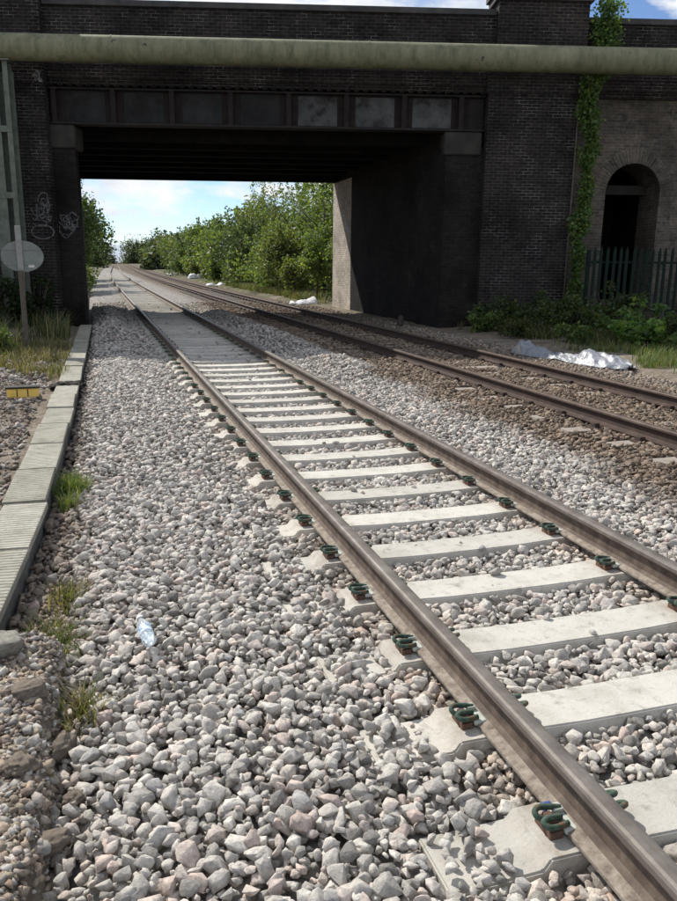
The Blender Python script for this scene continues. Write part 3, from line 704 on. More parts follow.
# deck, cross girders and far girder
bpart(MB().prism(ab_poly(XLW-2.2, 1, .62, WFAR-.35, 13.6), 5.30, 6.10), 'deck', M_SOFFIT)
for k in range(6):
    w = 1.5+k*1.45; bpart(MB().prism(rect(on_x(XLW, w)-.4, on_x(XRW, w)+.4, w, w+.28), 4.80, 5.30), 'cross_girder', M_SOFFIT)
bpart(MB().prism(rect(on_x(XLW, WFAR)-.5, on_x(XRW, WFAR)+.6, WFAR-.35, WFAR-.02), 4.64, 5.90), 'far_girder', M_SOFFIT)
# end of the right abutment, sunlight put into its pale brick colour, and the wing walls behind
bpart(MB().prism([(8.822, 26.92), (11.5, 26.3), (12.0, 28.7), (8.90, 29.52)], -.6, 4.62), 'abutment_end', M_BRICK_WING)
bpart(MB().prism([(8.9, 27.0), (11.5, 26.4), (11.9, 28.5), (8.98, 29.2)], 4.621, 5.299), 'bearing_wall', M_BRICK_IN)
bpart(MB().prism([W(on_x(XLW, WFAR)-5.5, WFAR+5), W(on_x(XLW, WFAR)-1.0, WFAR+.01), W(on_x(XLW, WFAR)-.4, WFAR+.01), W(on_x(XLW, WFAR)-4.9, WFAR+5)], -.6, 5.4), 'wing_wall', M_BRICK_IN)
bpart(MB().prism(rect(3, 12, WFAR-.35, WFAR+.05), -.6, 7.4), 'side_wall', M_BRICK)
# recessed tan side wall with the arched opening
UA0, UA1, ZS, UE, WR = 3.42, 4.88, 3.60, 12.0, .5
uc = (UA0+UA1)/2; ra_ = (UA1-UA0)/2
mb = MB()
def q(u, z, w=WR): p = W(u, w); return (p[0], p[1], z)
def wq(pts): mb.face([q(u, z) for u, z in pts], [(u, z) for u, z in pts])
wq([(2.30, -.6), (UA0, -.6), (UA0, ZS), (2.30, ZS)]); wq([(UA1, -.6), (UE, -.6), (UE, ZS), (UA1, ZS)])
wq([(2.30, ZS), (UA0, ZS), (UA0, 5.86), (2.30, 5.86)]); wq([(UA1, ZS), (UE, ZS), (UE, 5.86), (UA1, 5.86)])
NA = 20; arc = [(uc-ra_*math.cos(PI*k/NA), ZS+ra_*math.sin(PI*k/NA)) for k in range(NA+1)]
for k in range(NA):
    a, b = arc[k], arc[k+1]; wq([a, b, (b[0], 5.86), (a[0], 5.86)])
outl = [(UA0, -.6)]+arc+[(UA1, -.6)]; run = 0
for k in range(len(outl)-1):       # reveal
    a, b = outl[k], outl[k+1]; l = math.hypot(b[0]-a[0], b[1]-a[1])
    mb.face([q(*a), q(a[0], a[1], WR+1.3), q(b[0], b[1], WR+1.3), q(*b)], [(0, run), (1.3, run), (1.3, run+l), (0, run+l)]); run += l
side = bpart(mb, 'side_wall', M_BRICK_TAN)
mb = MB()
for k in range(26):                # the arch ring, brick by brick
    pass
rin, rout = ra_, ra_+.34
for k in range(34):
    t0, t1 = PI*k/34, PI*(k+1)/34-.012
    P = [(uc-r_*math.cos(t), ZS+r_*math.sin(t)) for r_, t in ((rin, t0), (rin, t1), (rout, t1), (rout, t0))]
    f = [q(u, z, WR-.012) for u, z in P]; bk = [q(u, z, WR+.05) for u, z in P]
    mb.face(f, [(k*.23, .1), (k*.23, .17), (k*.23+.2, .17), (k*.23+.2, .1)])
    for i in range(4): j = (i+1) % 4; mb.face([f[j], f[i], bk[i], bk[j]])
tag(bsub(mb, 'arch_ring', M_BRICK_TAN, side, weld=False), kind='stuff')
bsub(MB().prism(rect(UA0+.0, UA1, WR+.9, WR+1.1), 3.62, 3.86), 'lintel', M_PAD, side)
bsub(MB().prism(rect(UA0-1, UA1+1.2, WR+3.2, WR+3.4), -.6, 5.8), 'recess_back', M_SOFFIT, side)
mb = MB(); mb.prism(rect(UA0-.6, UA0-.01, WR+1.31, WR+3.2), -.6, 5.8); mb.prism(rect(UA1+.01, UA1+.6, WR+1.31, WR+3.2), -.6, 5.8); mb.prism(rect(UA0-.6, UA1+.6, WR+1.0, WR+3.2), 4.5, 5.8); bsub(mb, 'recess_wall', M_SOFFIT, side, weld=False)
mb = MB(); mb.prism(rect(2.40, UE, .40, 1.0), 5.86, 6.02); mb.prism(rect(2.40, UE, .33, 1.0), 6.02, 6.30); bpart(mb, 'string_course', M_BRICK)
# spray paint on the brickwork beside the trestle
def scribble(name, u0, u1, z0, z1, w, seed, n, wid=.022):
    r = random.Random(seed); mb = MB()
    for s in range(n):
        pts = []; cu, cz = r.uniform(u0, u1), r.uniform(z0, z1); a = r.uniform(0, 6.28); ru, rz = r.uniform(.06, .2), r.uniform(.08, .26)
        for k in range(r.randint(8, 18)):
            a += r.uniform(.35, .75); pts.append((cu+ru*math.cos(a)*r.uniform(.7, 1.1)+k*.012, cz+rz*math.sin(a)*r.uniform(.8, 1.1)))
        for (a0, b0), (a1, b1) in zip(pts, pts[1:]):
            l = math.hypot(a1-a0, b1-b0) or 1; nx_, nz_ = -(b1-b0)/l*wid/2, (a1-a0)/l*wid/2
            mb.face([q(a0-nx_, b0-nz_, w), q(a1-nx_, b1-nz_, w), q(a1+nx_, b1+nz_, w), q(a0+nx_, b0+nz_, w)])
    return bpart(mb, name, M_SPRAY, weld=False)
tag(scribble('graffiti', -11.34, -11.05, 2.60, 3.20, -.004, 3, 9, .016), 'white sprayed loops on dark brick beside the trestle')
mb = MB(); P = [(-11.15+.28*math.cos(a), 2.38+.17*math.sin(a)) for a in np.linspace(0, 6.28, 26)]
for (a0, b0), (a1, b1) in zip(P, P[1:]):
    l = math.hypot(a1-a0, b1-b0); nx_, nz_ = -(b1-b0)/l*.012, (a1-a0)/l*.012
    mb.face([q(a0-nx_, b0-nz_, -.0045), q(a1-nx_, b1-nz_, -.0045), q(a1+nx_, b1+nz_, -.0045), q(a0+nx_, b0+nz_, -.0045)])
bpart(mb, 'graffiti', M_SPRAY, weld=False)
tag(scribble('graffiti', ul0-.42, ul0-.22, 2.2, 2.75, .296, 8, 8, .014), 'broken white sprayed marks on the abutment end')
mb = MB()
for (a, b, c, d_) in ((-11.02, -10.88, 6.10, 6.14), (-11.08, -10.96, 6.02, 6.05), (-11.0, -10.87, 5.94, 5.97), (-11.05, -11.02, 5.9, 6.1), (-10.95, -10.92, 5.92, 6.12), (-10.96, -10.88, 5.885, 5.93)):
    mb.face([q(a, c, -.055), q(b, c, -.055), q(b, d_, -.055), q(a, d_, -.055)])
tag(bpart(mb, 'paint_marks', M_SPRAY, weld=False), 'white painted brick joints at the top of the pier')

# ------------------------------------------------------------------ pipe across the bridge and its trestle
mb = MB(); path = []
for k in range(41): p = W(-26+k*1.0, -.70); path.append((p[0], p[1], 6.49))
mb.tube(path, .295, 32)
pe = empty('service_pipe', (*W(0, -.6), 0)); tag(pe, 'fat pale mossy pipe running along the face of the bridge', 'pipe')
o = mb.build('pipe_shell', M_PIPE, None, smooth=True); o.parent = pe; o.matrix_parent_inverse = Matrix.Translation([-c for c in pe.location])
for u in (-9.0, -3.0, 3.0, 9.0):
    pa, pb = W(u-.02, -.70), W(u+.02, -.70); mb = MB(); mb.tube([(*pa, 6.49), (*pb, 6.49)], .302, 32); j = mb.build('pipe_joint', M_PIPE, None, smooth=False); j.parent = pe; j.matrix_parent_inverse = Matrix.Translation([-c for c in pe.location])
tr = empty('pipe_trestle', (*W(-11.7, -.6), 0)); tag(tr, 'grey green battened steel trestle leg carrying the pipe', 'trestle')
def tpart(mb, name, m=M_TRESTLE, **k):
    o = mb.build(name, m, None, **k); o.parent = tr; o.matrix_parent_inverse = Matrix.Translation([-c for c in tr.location]); return o
for (a, b) in ((-11.56, -11.44), (-11.98, -11.70)):
    mb = MB(); mb.prism(rect(a, b, -.75, -.735), 0, 6.18); mb.prism(rect(a, a+.012, -.735, -.48), 0, 6.18); mb.prism(rect(a, b, -.48, -.465), 0, 6.18); tpart(mb, 'leg', weld=False)
for z in (.6, 1.7, 3.2, 4.7): tpart(MB().prism(rect(-11.98, -11.44, -.765, -.751), z-.07, z+.07), 'batten')
tpart(MB().prism(rect(-12.05, -11.40, -.50, -.49), 0, 6.0), 'web_plate'); tpart(MB().prism(rect(-12.1, -11.36, -.85, -.35), 6.181, 6.215), 'saddle')

# ------------------------------------------------------------------ round sign seen from behind
sg = empty('trackside_sign', (-1.25, 15.3, 0)); tag(sg, 'grey oval sign seen from behind on a thin post among dry grass', 'sign')
mb = MB(); mb.tube([(0, 0, -.4), (0, 0, 1.5)], .045, 10); mb.build('lower_post', M_POST, sg)
mb = MB(); mb.box(-.05, .05, .02, .06, 1.40, 2.28); mb.build('upper_post', M_POSTPALE, sg, bevel=.005)
mb = MB(); n = 48; P = [(.04+.36*math.cos(2*PI*k/n), 1.75+.275*math.sin(2*PI*k/n)) for k in range(n)]
mb.face([(x, .07, z) for x, z in P]); mb.face([(x, .078, z) for x, z in reversed(P)])
for k in range(n): a, b = P[k], P[(k+1) % n]; mb.face([(b[0], .07, b[1]), (a[0], .07, a[1]), (a[0], .078, a[1]), (b[0], .078, b[1])])
pl = mb.build('plate', M_SIGN, sg, weld=True)
MB().box(.13, .23, .064, .069, 1.555, 1.605).build('sticker', M_WHITE, pl)
for z in (1.62, 1.88): MB().box(-.28, .34, .056, .069, z-.02, z+.02).build('clamp_strip', M_SIGN, pl)

# ------------------------------------------------------------------ yellow box by the trough
yb = empty('yellow_marker_box', (-.93, 10.25, .03), .04); tag(yb, 'dirty yellow three section plastic box lying on the soil', 'box')
MB().box(-.185, .185, -.07, .07, 0, .11).build('body', M_YELLOW, yb, bevel=.01)
for x in (-.066, .058): MB().box(x-.006, x+.006, -.0725, .06, .012, .104).build('rib', M_DARK, yb)
MB().box(-.20, .20, -.085, .085, .111, .135).build('lid', M_DARK, yb, bevel=.006)

# ------------------------------------------------------------------ bottle in the stones
def lathe(prof, n=20):
    mb = MB()
    for (r0, z0), (r1, z1) in zip(prof, prof[1:]):
        for k in range(n):
            a, b = 2*PI*k/n, 2*PI*(k+1)/n
            mb.face([(r0*math.cos(a), r0*math.sin(a), z0), (r0*math.cos(b), r0*math.sin(b), z0), (r1*math.cos(b), r1*math.sin(b), z1), (r1*math.cos(a), r1*math.sin(a), z1)])
    return mb
bt = empty('plastic_bottle', (.145, 3.28, float(bed_z(.145, 3.28))+.075)); tag(bt, 'small clear plastic drinks bottle lying in the grey stones', 'bottle')
bt.rotation_euler = (math.radians(-74), math.radians(9), math.radians(14))
lathe([(.001, 0), (.026, .001), (.032, .008), (.032, .035), (.030, .042), (.032, .05), (.032, .105), (.031, .115), (.026, .135), (.014, .152), (.0135, .165), (.001, .165)]).build('bottle_shell', M_BOTTLE, bt, smooth=True)
lathe([(.0325, .056), (.0325, .103)]).build('bottle_wrapper', M_LABEL, bt, smooth=True)
lathe([(.001, .182), (.015, .182), (.016, .18), (.016, .166)]).build('cap', M_WHITE, bt, smooth=True)

# ------------------------------------------------------------------ plastic sheet and bags
def sheet(name, a, b, wid, hgt, m, label, cat, seed, group=None, nu=70, nv=26, prof=None):
    a = Vector(a); b = Vector(b); dirv = b-a; L_ = dirv.length; dirv.normalize(); sd_ = Vector((-dirv.y, dirv.x, 0))
    U, Vv = np.meshgrid(np.linspace(0, 1, nu), np.linspace(-1, 1, nv)); 
    wv = wid*(.55+.75*fbm(U*3.1, U*0+seed, seed))*np.sqrt(np.clip(1-(2*U-1)**6, 0, 1))
    hv = hgt*(.25+1.5*vnoise(U*4.2+seed, U*0+1, seed+3)**1.5)*np.clip(np.minimum(U, 1-U)*14, 0, 1)
    if prof: hv = hgt*np.interp(U, prof[0], prof[1]); wv = wid*np.interp(U, prof[0], prof[2])
    cx_ = (fbm(U*2.7, U*0+9, seed+5)-.47)*wid*.9
    z = hv*(1-np.abs(Vv)**2.2)+.012
    rid = np.abs(fbm(U*9+Vv*1.5, Vv*2.2+U*3, seed+7)-.47)*2
    z = z+((.12 if prof else .34)*rid-.03)*hgt*1.3*(1-np.abs(Vv)**4)
    if prof: z = z+hgt*.75*(np.abs(fbm(U*9+Vv*1.2, Vv*1.6+U*5, seed+31, 2)-.42)*2-.1)*(1-Vv**4)+hgt*.22*(np.abs(fbm(U*30, Vv*4+U*9, seed+33, 2)-.42)*2)
    lat = Vv*wv+cx_+(fbm(U*14, Vv*3, seed+9)-.47)*.12*wid
    X = a.x+dirv.x*U*L_+sd_.x*lat; Y = a.y+dirv.y*U*L_+sd_.y*lat
    gz = np.maximum(bed_z(X, Y), ground_z(X, Y)); Z = gz+.015+np.maximum(z, .004)
    P = np.stack([X, Y, Z], -1).reshape(-1, 3); i = np.arange(nv-1)[:, None]*nu+np.arange(nu-1)[None, :]
    o0 = np.array([a.x, a.y, float(gz.mean())]); me = raw_mesh(name, P-o0, np.stack([i, i+1, i+nu+1, i+nu], -1).reshape(-1, 4), m, smooth=True)
    o = link(name, me, None, tuple(o0)); md = o.modifiers.new('thick', 'SOLIDIFY'); md.thickness = .004
    return tag(o, label, cat, group)
sheet('plastic_sheet', (8.05, 13.7, 0), (8.5, 10.75, 0), .30, .155, M_SHEET, 'long crumpled silvery plastic sheet on the stones beside the rusty track', 'plastic sheet', 4, nu=170, nv=44, prof=([0, .05, .22, .34, .58, .66, .72, .9, 1], [.3, 1.3, .9, .45, .35, 1.25, 1.35, .8, .25], [.5, 1.0, .9, .75, .7, 1.1, 1.15, 1.0, .4]))
sheet('paper_sack', (7.75, 13.2, 0), (7.95, 13.6, 0), .12, .10, M_CONC_OLD, 'small tan sack scrap lying by the end of the plastic sheet', 'sack', 9, nu=20, nv=12)
BG = 'white bags dumped along the far verge'
for (x, y, l, w, h, s, lb) in ((8.1, 31.7, 1.3, .42, .15, 1, 'white rubbish bag at the foot of the light green sapling'),
        (8.2, 56.9, 1.7, .40, .14, 3, 'long flat white bag on the stones opposite the dark green bush'),
        (9.0, 78, 1.2, .50, .32, 5, 'upright white bag standing in front of the bright green bush'),
        (8.3, 97, 1.2, .4, .25, 6, 'white bag beside the rusty track beyond the bright green bush')):
    x += float(bend(y))
    sheet('rubbish_bag', (x-l*.35, y-.2, 0), (x+l*.6, y+.2, 0), w, h, M_BAG, lb, 'bag', s, BG, nu=26, nv=14)

# ------------------------------------------------------------------ palisade fence
fe = empty('palisade_fence', (*W(3, -.9), 0)); tag(fe, 'dark green steel palisade fence in front of the arched opening', 'fence')
def fpart(mb, name, **k):
    o = mb.build(name, M_FENCE, None, **k); o.parent = fe; o.matrix_parent_inverse = Matrix.Translation([-c for c in fe.location]); return o
mb = MB(); hw = .042
prof = [(-hw, 0), (-hw*.4, -.02), (hw*.4, -.02), (hw, 0)]
for i in range(3):
    (a, b), (c, d_) = prof[i], prof[i+1]
    mb.face([(a, b, 0), (c, d_, 0), (c, d_, 1.84), (a, b, 1.84)]); 
    tips = [(0, -.012, 1.98)]
    mb.face([(a, b, 1.84), (c, d_, 1.84), (0, -.012, 1.98)])
pale_me = mb.mesh('pale', M_FENCE)
u = 2.78
while u < 9.0:
    p = W(u, -.9); o = link('pale', pale_me, fe); o.location = (p[0]-fe.location.x, p[1]-fe.location.y, .22+random.gauss(0, .006)); o.rotation_euler = (random.gauss(0, .006), random.gauss(0, .008), -BA)
    md = None; u += .165
for z in (.6, 1.8): fpart(MB().prism(rect(2.65, 9.1, -.875, -.835), z-.025, z+.025), 'fence_rail')
for u in (2.66, 5.4, 8.15): fpart(MB().prism(rect(u-.04, u+.04, -.835, -.75), -.4, 2.1), 'fence_post')

# ------------------------------------------------------------------ greenery
def leaf_quads(P, size, tint, droop=.3, long=1.5):
    """folded diamond leaves at points P; returns verts, quads, colours"""
    n = len(P); d = rng.normal(size=(n, 3)); d[:, 2] = d[:, 2]*.6-droop; d /= np.linalg.norm(d, axis=1)[:, None]
    r = rng.normal(size=(n, 3)); s = np.cross(d, r); s /= np.linalg.norm(s, axis=1)[:, None]+1e-9
    nn_ = np.cross(d, s); sz = size*rng.uniform(.6, 1.3, n)[:, None]
    a = P; b = P+d*sz*.5*long*.5+s*sz*.36+nn_*sz*.08; c = P+d*sz*long*.62; e = P+d*sz*.5*long*.5-s*sz*.36+nn_*sz*.08
    V = np.stack([a, b, c, e], 1).reshape(-1, 3); T = np.arange(4*n).reshape(-1, 4)
    return V, T, np.repeat(tint, 4, 0)
def tints(n, base, var=.3, yellow=.15):
    b = np.array(base)[None]*(1+var*(rng.random((n, 1))*2-1)); yk = (rng.random((n, 1)) < yellow)
    return np.where(yk, b*np.array([1.6, 1.25, .7]), b)
def crown_points(n, rx, ry, rz, cz, clumps, spread, lobes=0):
    c = rng.normal(size=(clumps, 3)); c /= np.linalg.norm(c, axis=1)[:, None]
    c *= (rng.uniform(.30, 1.0, clumps)**.6)[:, None]
    if lobes:
        lc = np.stack([rng.uniform(-.55, .55, lobes), rng.uniform(-.55, .55, lobes), rng.uniform(-.55, .5, lobes)], -1); ls = rng.uniform(.42, .68, lobes); li = rng.integers(0, lobes, clumps)
        c = c*ls[li][:, None]+lc[li]
    lump = 1+.28*np.sin(c[:, 0]*5+rng.uniform(0, 6))*np.cos(c[:, 1]*4+rng.uniform(0, 6))
    c *= lump[:, None]
    w = rng.integers(0, clumps, n); sp = spread*rng.uniform(.6, 1.3, clumps)[w][:, None]
    p = c[w]*np.array([rx, ry, rz])+rng.normal(size=(n, 3)).clip(-1.5, 1.5)*sp
    p[:, 2] += cz
    return p, w
def plant(name, loc, parts_, label, cat, group=None):
    t = empty(name, loc); tag(t, label, cat, group)
    for nm, me in parts_: link(nm, me, t)
    return t
def tree(loc, h, r, base, label, group, n=5200, leaf=.17, clumps=60, low=.12, name='tree', cat='tree', ry=None, spread=None, shoots=26, lobes=6):
    cz = h*(.5+low/2); rz = h*(.5-low/2)*.92
    p, w = crown_points(n, r, ry or r, rz, cz, clumps, spread or r*.20, lobes); p = p[p[:, 2] > h*low*.5]
    sh = []
    for k in range(int(shoots)):
        a = random.uniform(0, 6.28); q0 = random.uniform(.1, .85); bx, by = math.cos(a)*r*q0, math.sin(a)*(ry or r)*q0
        z0_ = cz+rz*math.sqrt(max(0, 1-q0*q0))*random.uniform(.55, .85); ln = h*random.uniform(.10, .24); m_ = int(n*.004)+8
        t_ = rng.random(m_); e_ = rng.normal(size=(m_, 3))*(.10+.02*r)*(1.15-t_)[:, None]
        sh.append(np.stack([bx*(1+.12*t_), by*(1+.12*t_), z0_+ln*t_], -1)+e_)
    if sh: sh = np.concatenate(sh); w = np.concatenate([w[:len(p)], rng.integers(0, clumps, len(sh))]); p = np.concatenate([p, sh])
    cl = rng.uniform(.62, 1.32, clumps)
    tn = tints(len(p), base, .28)*cl[w[:len(p)]][:, None]
    V, T, C = leaf_quads(p, leaf, tn)
    crown = raw_mesh('crown', V, T, M_LEAF, C)
    mb = MB(); rr = max(.05, h*.018); b0 = Vector((0, 0, -.3)); top = Vector((random.gauss(0, .2), random.gauss(0, .2), h*.78))
    mb.tube([b0, Vector((random.gauss(0, .08), random.gauss(0, .08), h*.35)), top], [rr*1.3, rr*.9, rr*.25], 7)
    for k in range(6):
        a = random.uniform(0, 6.28); z = h*random.uniform(.2, .6); e = Vector((math.cos(a)*r*.75, math.sin(a)*r*.75, z+h*.22))
        s = Vector((0, 0, z)); mb.tube([s, (s+e)/2+Vector((0, 0, -.1)), e], [rr*.55, rr*.35, rr*.12], 5)
    return plant(name, loc, [('crown', crown), ('trunk', mb.mesh('trunk', M_BARK, smooth=True))], label, cat, group)
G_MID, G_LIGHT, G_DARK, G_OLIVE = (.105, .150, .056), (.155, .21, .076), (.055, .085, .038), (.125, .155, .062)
TG = 'trees and shrubs along the far side of the rusty track'
specs = [  # x, y, h, r, colour, label
 (10.6, 36.5, 5.6, 1.9, G_MID, 'tall feathery green tree growing against the far corner of the bridge'),
 (12.6, 34.8, 6.2, 2.2, G_OLIVE, 'olive green tree half hidden behind the pale abutment end'),
 (9.55, 34.2, 2.6, .62, G_LIGHT, 'slender light green sapling standing beside the white rubbish bag'),
 (10.2, 41.0, 3.6, 1.9, G_OLIVE, 'rounded olive shrub between the sapling and the tall tree'),
 (12.0, 42.5, 6.4, 2.3, G_MID, 'broad mid green tree rising above the olive shrub'),
 (10.6, 46.5, 3.8, 2.2, G_LIGHT, 'low yellow green shrub spilling towards the rusty track'),
 (12.5, 50.0, 6.4, 2.6, G_MID, 'bushy mid green tree behind the low yellow green shrub'),
 (10.9, 54.5, 4.4, 2.4, G_DARK, 'dark green holly like bush in the middle of the tree belt'),
 (12.8, 59.0, 7.2, 2.7, G_OLIVE, 'tallest open crowned tree with bare upper branches in the tree belt'),
 (10.6, 63.0, 4.0, 2.4, G_MID, 'mid green bush next along from the dark green bush'),
 (12.4, 69.0, 6.2, 2.8, G_MID, 'rounded mid green tree beyond the open crowned tree'),
 (10.6, 75.0, 4.4, 2.6, G_LIGHT, 'bright green bush facing the track in the thinning belt'),
 (12.0, 83.0, 6.0, 2.9, G_MID, 'plain green tree behind the bright green bush'),
 (11.2, 92.0, 5.2, 2.8, G_DARK, 'dark rounded tree before the belt meets the skyline'),
 (11.4, 103.0, 5.4, 3.0, G_MID, 'green tree leaning over the verge far down the line'),
 (11.6, 116.0, 5.2, 3.2, G_OLIVE, 'small olive tree near the far end of the belt'),
 (12.4, 132.0, 5.6, 3.6, G_MID, 'last green tree of the belt before the curve'),
]
for (x, y, h, r, c, lb) in specs:
    near = y < 60
    tree((x+float(bend(y)), y, .05), h, r, c, lb, TG, n=(9000 if near else 5200) if r > 1 else 2400, leaf=.15 if near else .26, clumps=60 if near else 46, low=.02, name='tree' if h > 4.9 else 'shrub', cat='tree' if h > 4.9 else 'shrub', ry=r*1.35, spread=r*.17)
for k in range(10):
    y = 38+k*8.5; tree((15.5+random.gauss(0, 1)+float(bend(y)), y, .05), random.uniform(5.2, 7.2), 2.9, random.choice([G_MID, G_DARK, G_OLIVE]), 'green tree in the second row behind the trackside belt', 'second row of trees behind the belt', n=4200, leaf=.28, clumps=60, low=.05)
for k in range(16):
    y = 33.5+k*4.2+random.uniform(-1, 1); h_ = random.uniform(1.3, 2.9)
    tree((9.5+random.uniform(-.2, .6)+float(bend(y)), y, .05), h_, random.uniform(.8, 1.3), random.choice([G_MID, G_LIGHT, G_OLIVE]), 'low scrub bush fronting the tree belt beyond the bridge', 'low scrub in front of the tree belt', n=1500, leaf=.13 if y < 60 else .2, clumps=30, low=.0, name='shrub', cat='shrub', shoots=14, lobes=3)
LG = 'trees overhanging on the cable trough side beyond the bridge'
tree((-2.3, 50, .05), 6.6, 2.5, G_DARK, 'tall dark tree overhanging the line beyond the left abutment', LG, n=15000, leaf=.19, clumps=150, low=.0, lobes=0)
tree((-2.1, 62, .05), 7.0, 2.7, G_DARK, 'dark tree next behind the tall overhanging one', LG, n=12000, leaf=.24, clumps=130, low=.0, lobes=0)
tree((-1.9, 76, .05), 7.2, 2.9, (.034, .06, .02), 'farthest dark tree on the cable trough side', LG, n=9000, leaf=.28, clumps=110, low=.0, lobes=0)
tree((-.75, 43.5, .0), 1.3, .75, G_LIGHT, 'small yellow green bush at the foot of the dark overhanging trees', None, n=1400, leaf=.11, clumps=30, low=.0, name='shrub', cat='shrub')
for k, (x, y, h) in enumerate(((19.5, 160, 5.6), (21, 180, 6.5), (24, 200, 7), (28, 215, 8), (-1, 200, 7), (-6, 225, 8), (-14, 240, 9), (22, 430, 12), (33, 430, 12), (0, 425, 11), (46, 430, 12), (-20, 430, 12))):
    tree((x+float(bend(y))-7, y, .05), h, h*.8, (.075, .10, .065), 'small distant tree closing the view down the line', 'distant trees at the end of the line', n=11000, leaf=.85, clumps=110, low=-.45, lobes=0, shoots=10)

def bush(name, loc, rx, ry, h, base, label, n, leaf=.07, group=None, cat='bush', stems=10, clumps=50, droop=.3):
    p, w = crown_points(n, rx*1.15, ry*1.15, h*.55, h*.46, clumps, min(rx, ry)*.13, 6); p = p[p[:, 2] > -.05]
    V, T, C = leaf_quads(p, leaf, tints(len(p), base, .35)*rng.uniform(.7, 1.3, clumps)[w[:len(p)]][:, None], droop)
    mb = MB()
    for k in range(stems):
        a = random.uniform(0, 6.28); r_ = random.uniform(.3, .9)
        e = Vector((math.cos(a)*rx*r_, math.sin(a)*ry*r_, h*random.uniform(.5, .95))); mb.tube([(e.x*.2, e.y*.2, -.1), (e.x*.6, e.y*.6, e.z*.6), e], [.014, .010, .004], 5)
    return plant(name, loc, [('foliage', raw_mesh('foliage', V, T, M_LEAF, C)), ('stem', mb.mesh('stem', M_BARK, smooth=True))], label, cat, group)
RG = 'undergrowth at the foot of the right pier'
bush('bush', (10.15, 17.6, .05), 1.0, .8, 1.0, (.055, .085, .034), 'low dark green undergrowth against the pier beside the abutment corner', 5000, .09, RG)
bush('bush', (11.2, 16.6, .05), .9, .8, 1.0, (.075, .11, .042), 'dull green undergrowth against the pier behind the plastic sheet', 4500, .09, RG)
bush('bush', (12.0, 16.3, .05), .6, .6, 1.15, (.05, .075, .03), 'tangled green brambles heaped under the ivy', 4000, .08, RG, stems=26)
bush('nettle_clump', (11.2, 13.7, .05), .75, .7, .95, (.085, .145, .05), 'bright green leafy nettle clump in front of the palisade fence', 2600, .12, RG, cat='plant')
bush('nettle_clump', (10.5, 13.3, .05), .5, .5, .55, (.11, .19, .05), 'short sunlit leafy plant just behind the plastic sheet', 1300, .11, RG, cat='plant')
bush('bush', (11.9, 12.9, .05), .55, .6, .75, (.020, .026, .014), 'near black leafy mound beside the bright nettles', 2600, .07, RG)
bush('bush', (13.2, 13.8, .05), 1.0, .8, .75, (.075, .12, .042), 'green weeds along the foot of the palisade fence', 4000, .10, RG)
bush('bush', (12.4, 11.5, .05), .7, .6, .8, (.07, .11, .035), 'light green weed clump at the edge of the grass strip', 2600, .09, RG)
bush('bush', (9.6, 16.3, .05), .7, .6, .45, (.06, .075, .03), 'low dry green weeds at the abutment corner', 2000, .07, RG)
for (x_, y_, h_, r_, lb_) in ((9.9, 14.6, .45, .4, 'small ragged weed between the plastic sheet and the pier undergrowth'), (12.7, 12.6, .7, .5, 'leggy pale green weed beside the near black mound'),
        (10.9, 12.4, .4, .4, 'low spreading weed in the sunlit grass strip'), (13.6, 12.2, .8, .6, 'light green bramble patch spilling over the grass strip'), (9.3, 17.6, .5, .45, 'shaded ragged weed at the corner of the abutment and the pier')):
    bush('weed_clump', (x_, y_, .05), r_, r_, h_, (.10, .155, .05), lb_, 1100, .10, RG, cat='plant', clumps=24)
LGG = 'undergrowth round the left pier'
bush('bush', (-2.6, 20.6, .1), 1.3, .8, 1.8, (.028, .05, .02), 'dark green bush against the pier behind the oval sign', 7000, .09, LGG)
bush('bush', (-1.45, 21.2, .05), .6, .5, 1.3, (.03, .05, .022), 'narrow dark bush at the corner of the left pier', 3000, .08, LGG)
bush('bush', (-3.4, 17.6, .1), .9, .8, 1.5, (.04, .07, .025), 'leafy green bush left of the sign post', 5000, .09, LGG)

bush('bush', (-1.9, 14.6, .05), .5, .5, .45, (.085, .12, .04), 'low leafy weeds in the dry grass beside the sign post', 1500, .07, LGG)
bush('bush', (-2.5, 15.9, .08), .6, .5, .8, (.06, .09, .032), 'knee high weeds behind the sign post before the dark bush', 2200, .08, LGG)
# brambles: bare dead stems under the ivy
mb = MB()
for k in range(40):
    a = random.uniform(0, 6.28); l = random.uniform(.5, 1.3); p0 = Vector((12.15+random.gauss(0, .25), 15.6+random.gauss(0, .25), 0)); e = p0+Vector((math.cos(a)*l, math.sin(a)*l*.6, random.uniform(.1, .9)))
    mb.tube([p0, (p0+e)/2+Vector((0, 0, random.uniform(.3, .6))), e], [.009, .007, .003], 4)
tag(mb.build('bramble_stems', M_BARK, None, smooth=True), 'dry bare bramble stems arching below the ivy', 'brambles')

# ivy
iv = empty('climbing_ivy', (*W(2.6, -.1), 0)); tag(iv, 'column of bright ivy climbing a pale conduit up the right pier', 'ivy')
n = 9000; z = rng.uniform(.0, 6.45, n); wob = .10*np.sin(z*1.7+1)+.06*np.sin(z*4.1)
wd = .18+.13*sstep(4.9, 5.6, z)+.06*np.sin(z*2.9)+.05*np.sin(z*7.3); uu = 2.62+wob*.5+rng.normal(0, 1, n).clip(-1.9, 1.9)*wd*.52; ww = -.06-np.abs(rng.normal(0, .12, n))-.45*sstep(6.0, 6.45, z)
dens = fbm(uu*3.2, z*2.1, 91)
kk = dens > .30; uu, ww, z = uu[kk], ww[kk], z[kk]
def toW(uu, ww, z): return np.stack([BX+uu*math.cos(BA)+ww*math.sin(BA), BY-uu*math.sin(BA)+ww*math.cos(BA), z], -1)
P = toW(uu, ww, z); n2 = 1500; z2 = rng.uniform(6.75, 8.05, n2); u2 = 2.95+rng.normal(0, .17, n2); w2 = .12-np.abs(rng.normal(0, .12, n2))
P2 = toW(u2, w2, z2); 
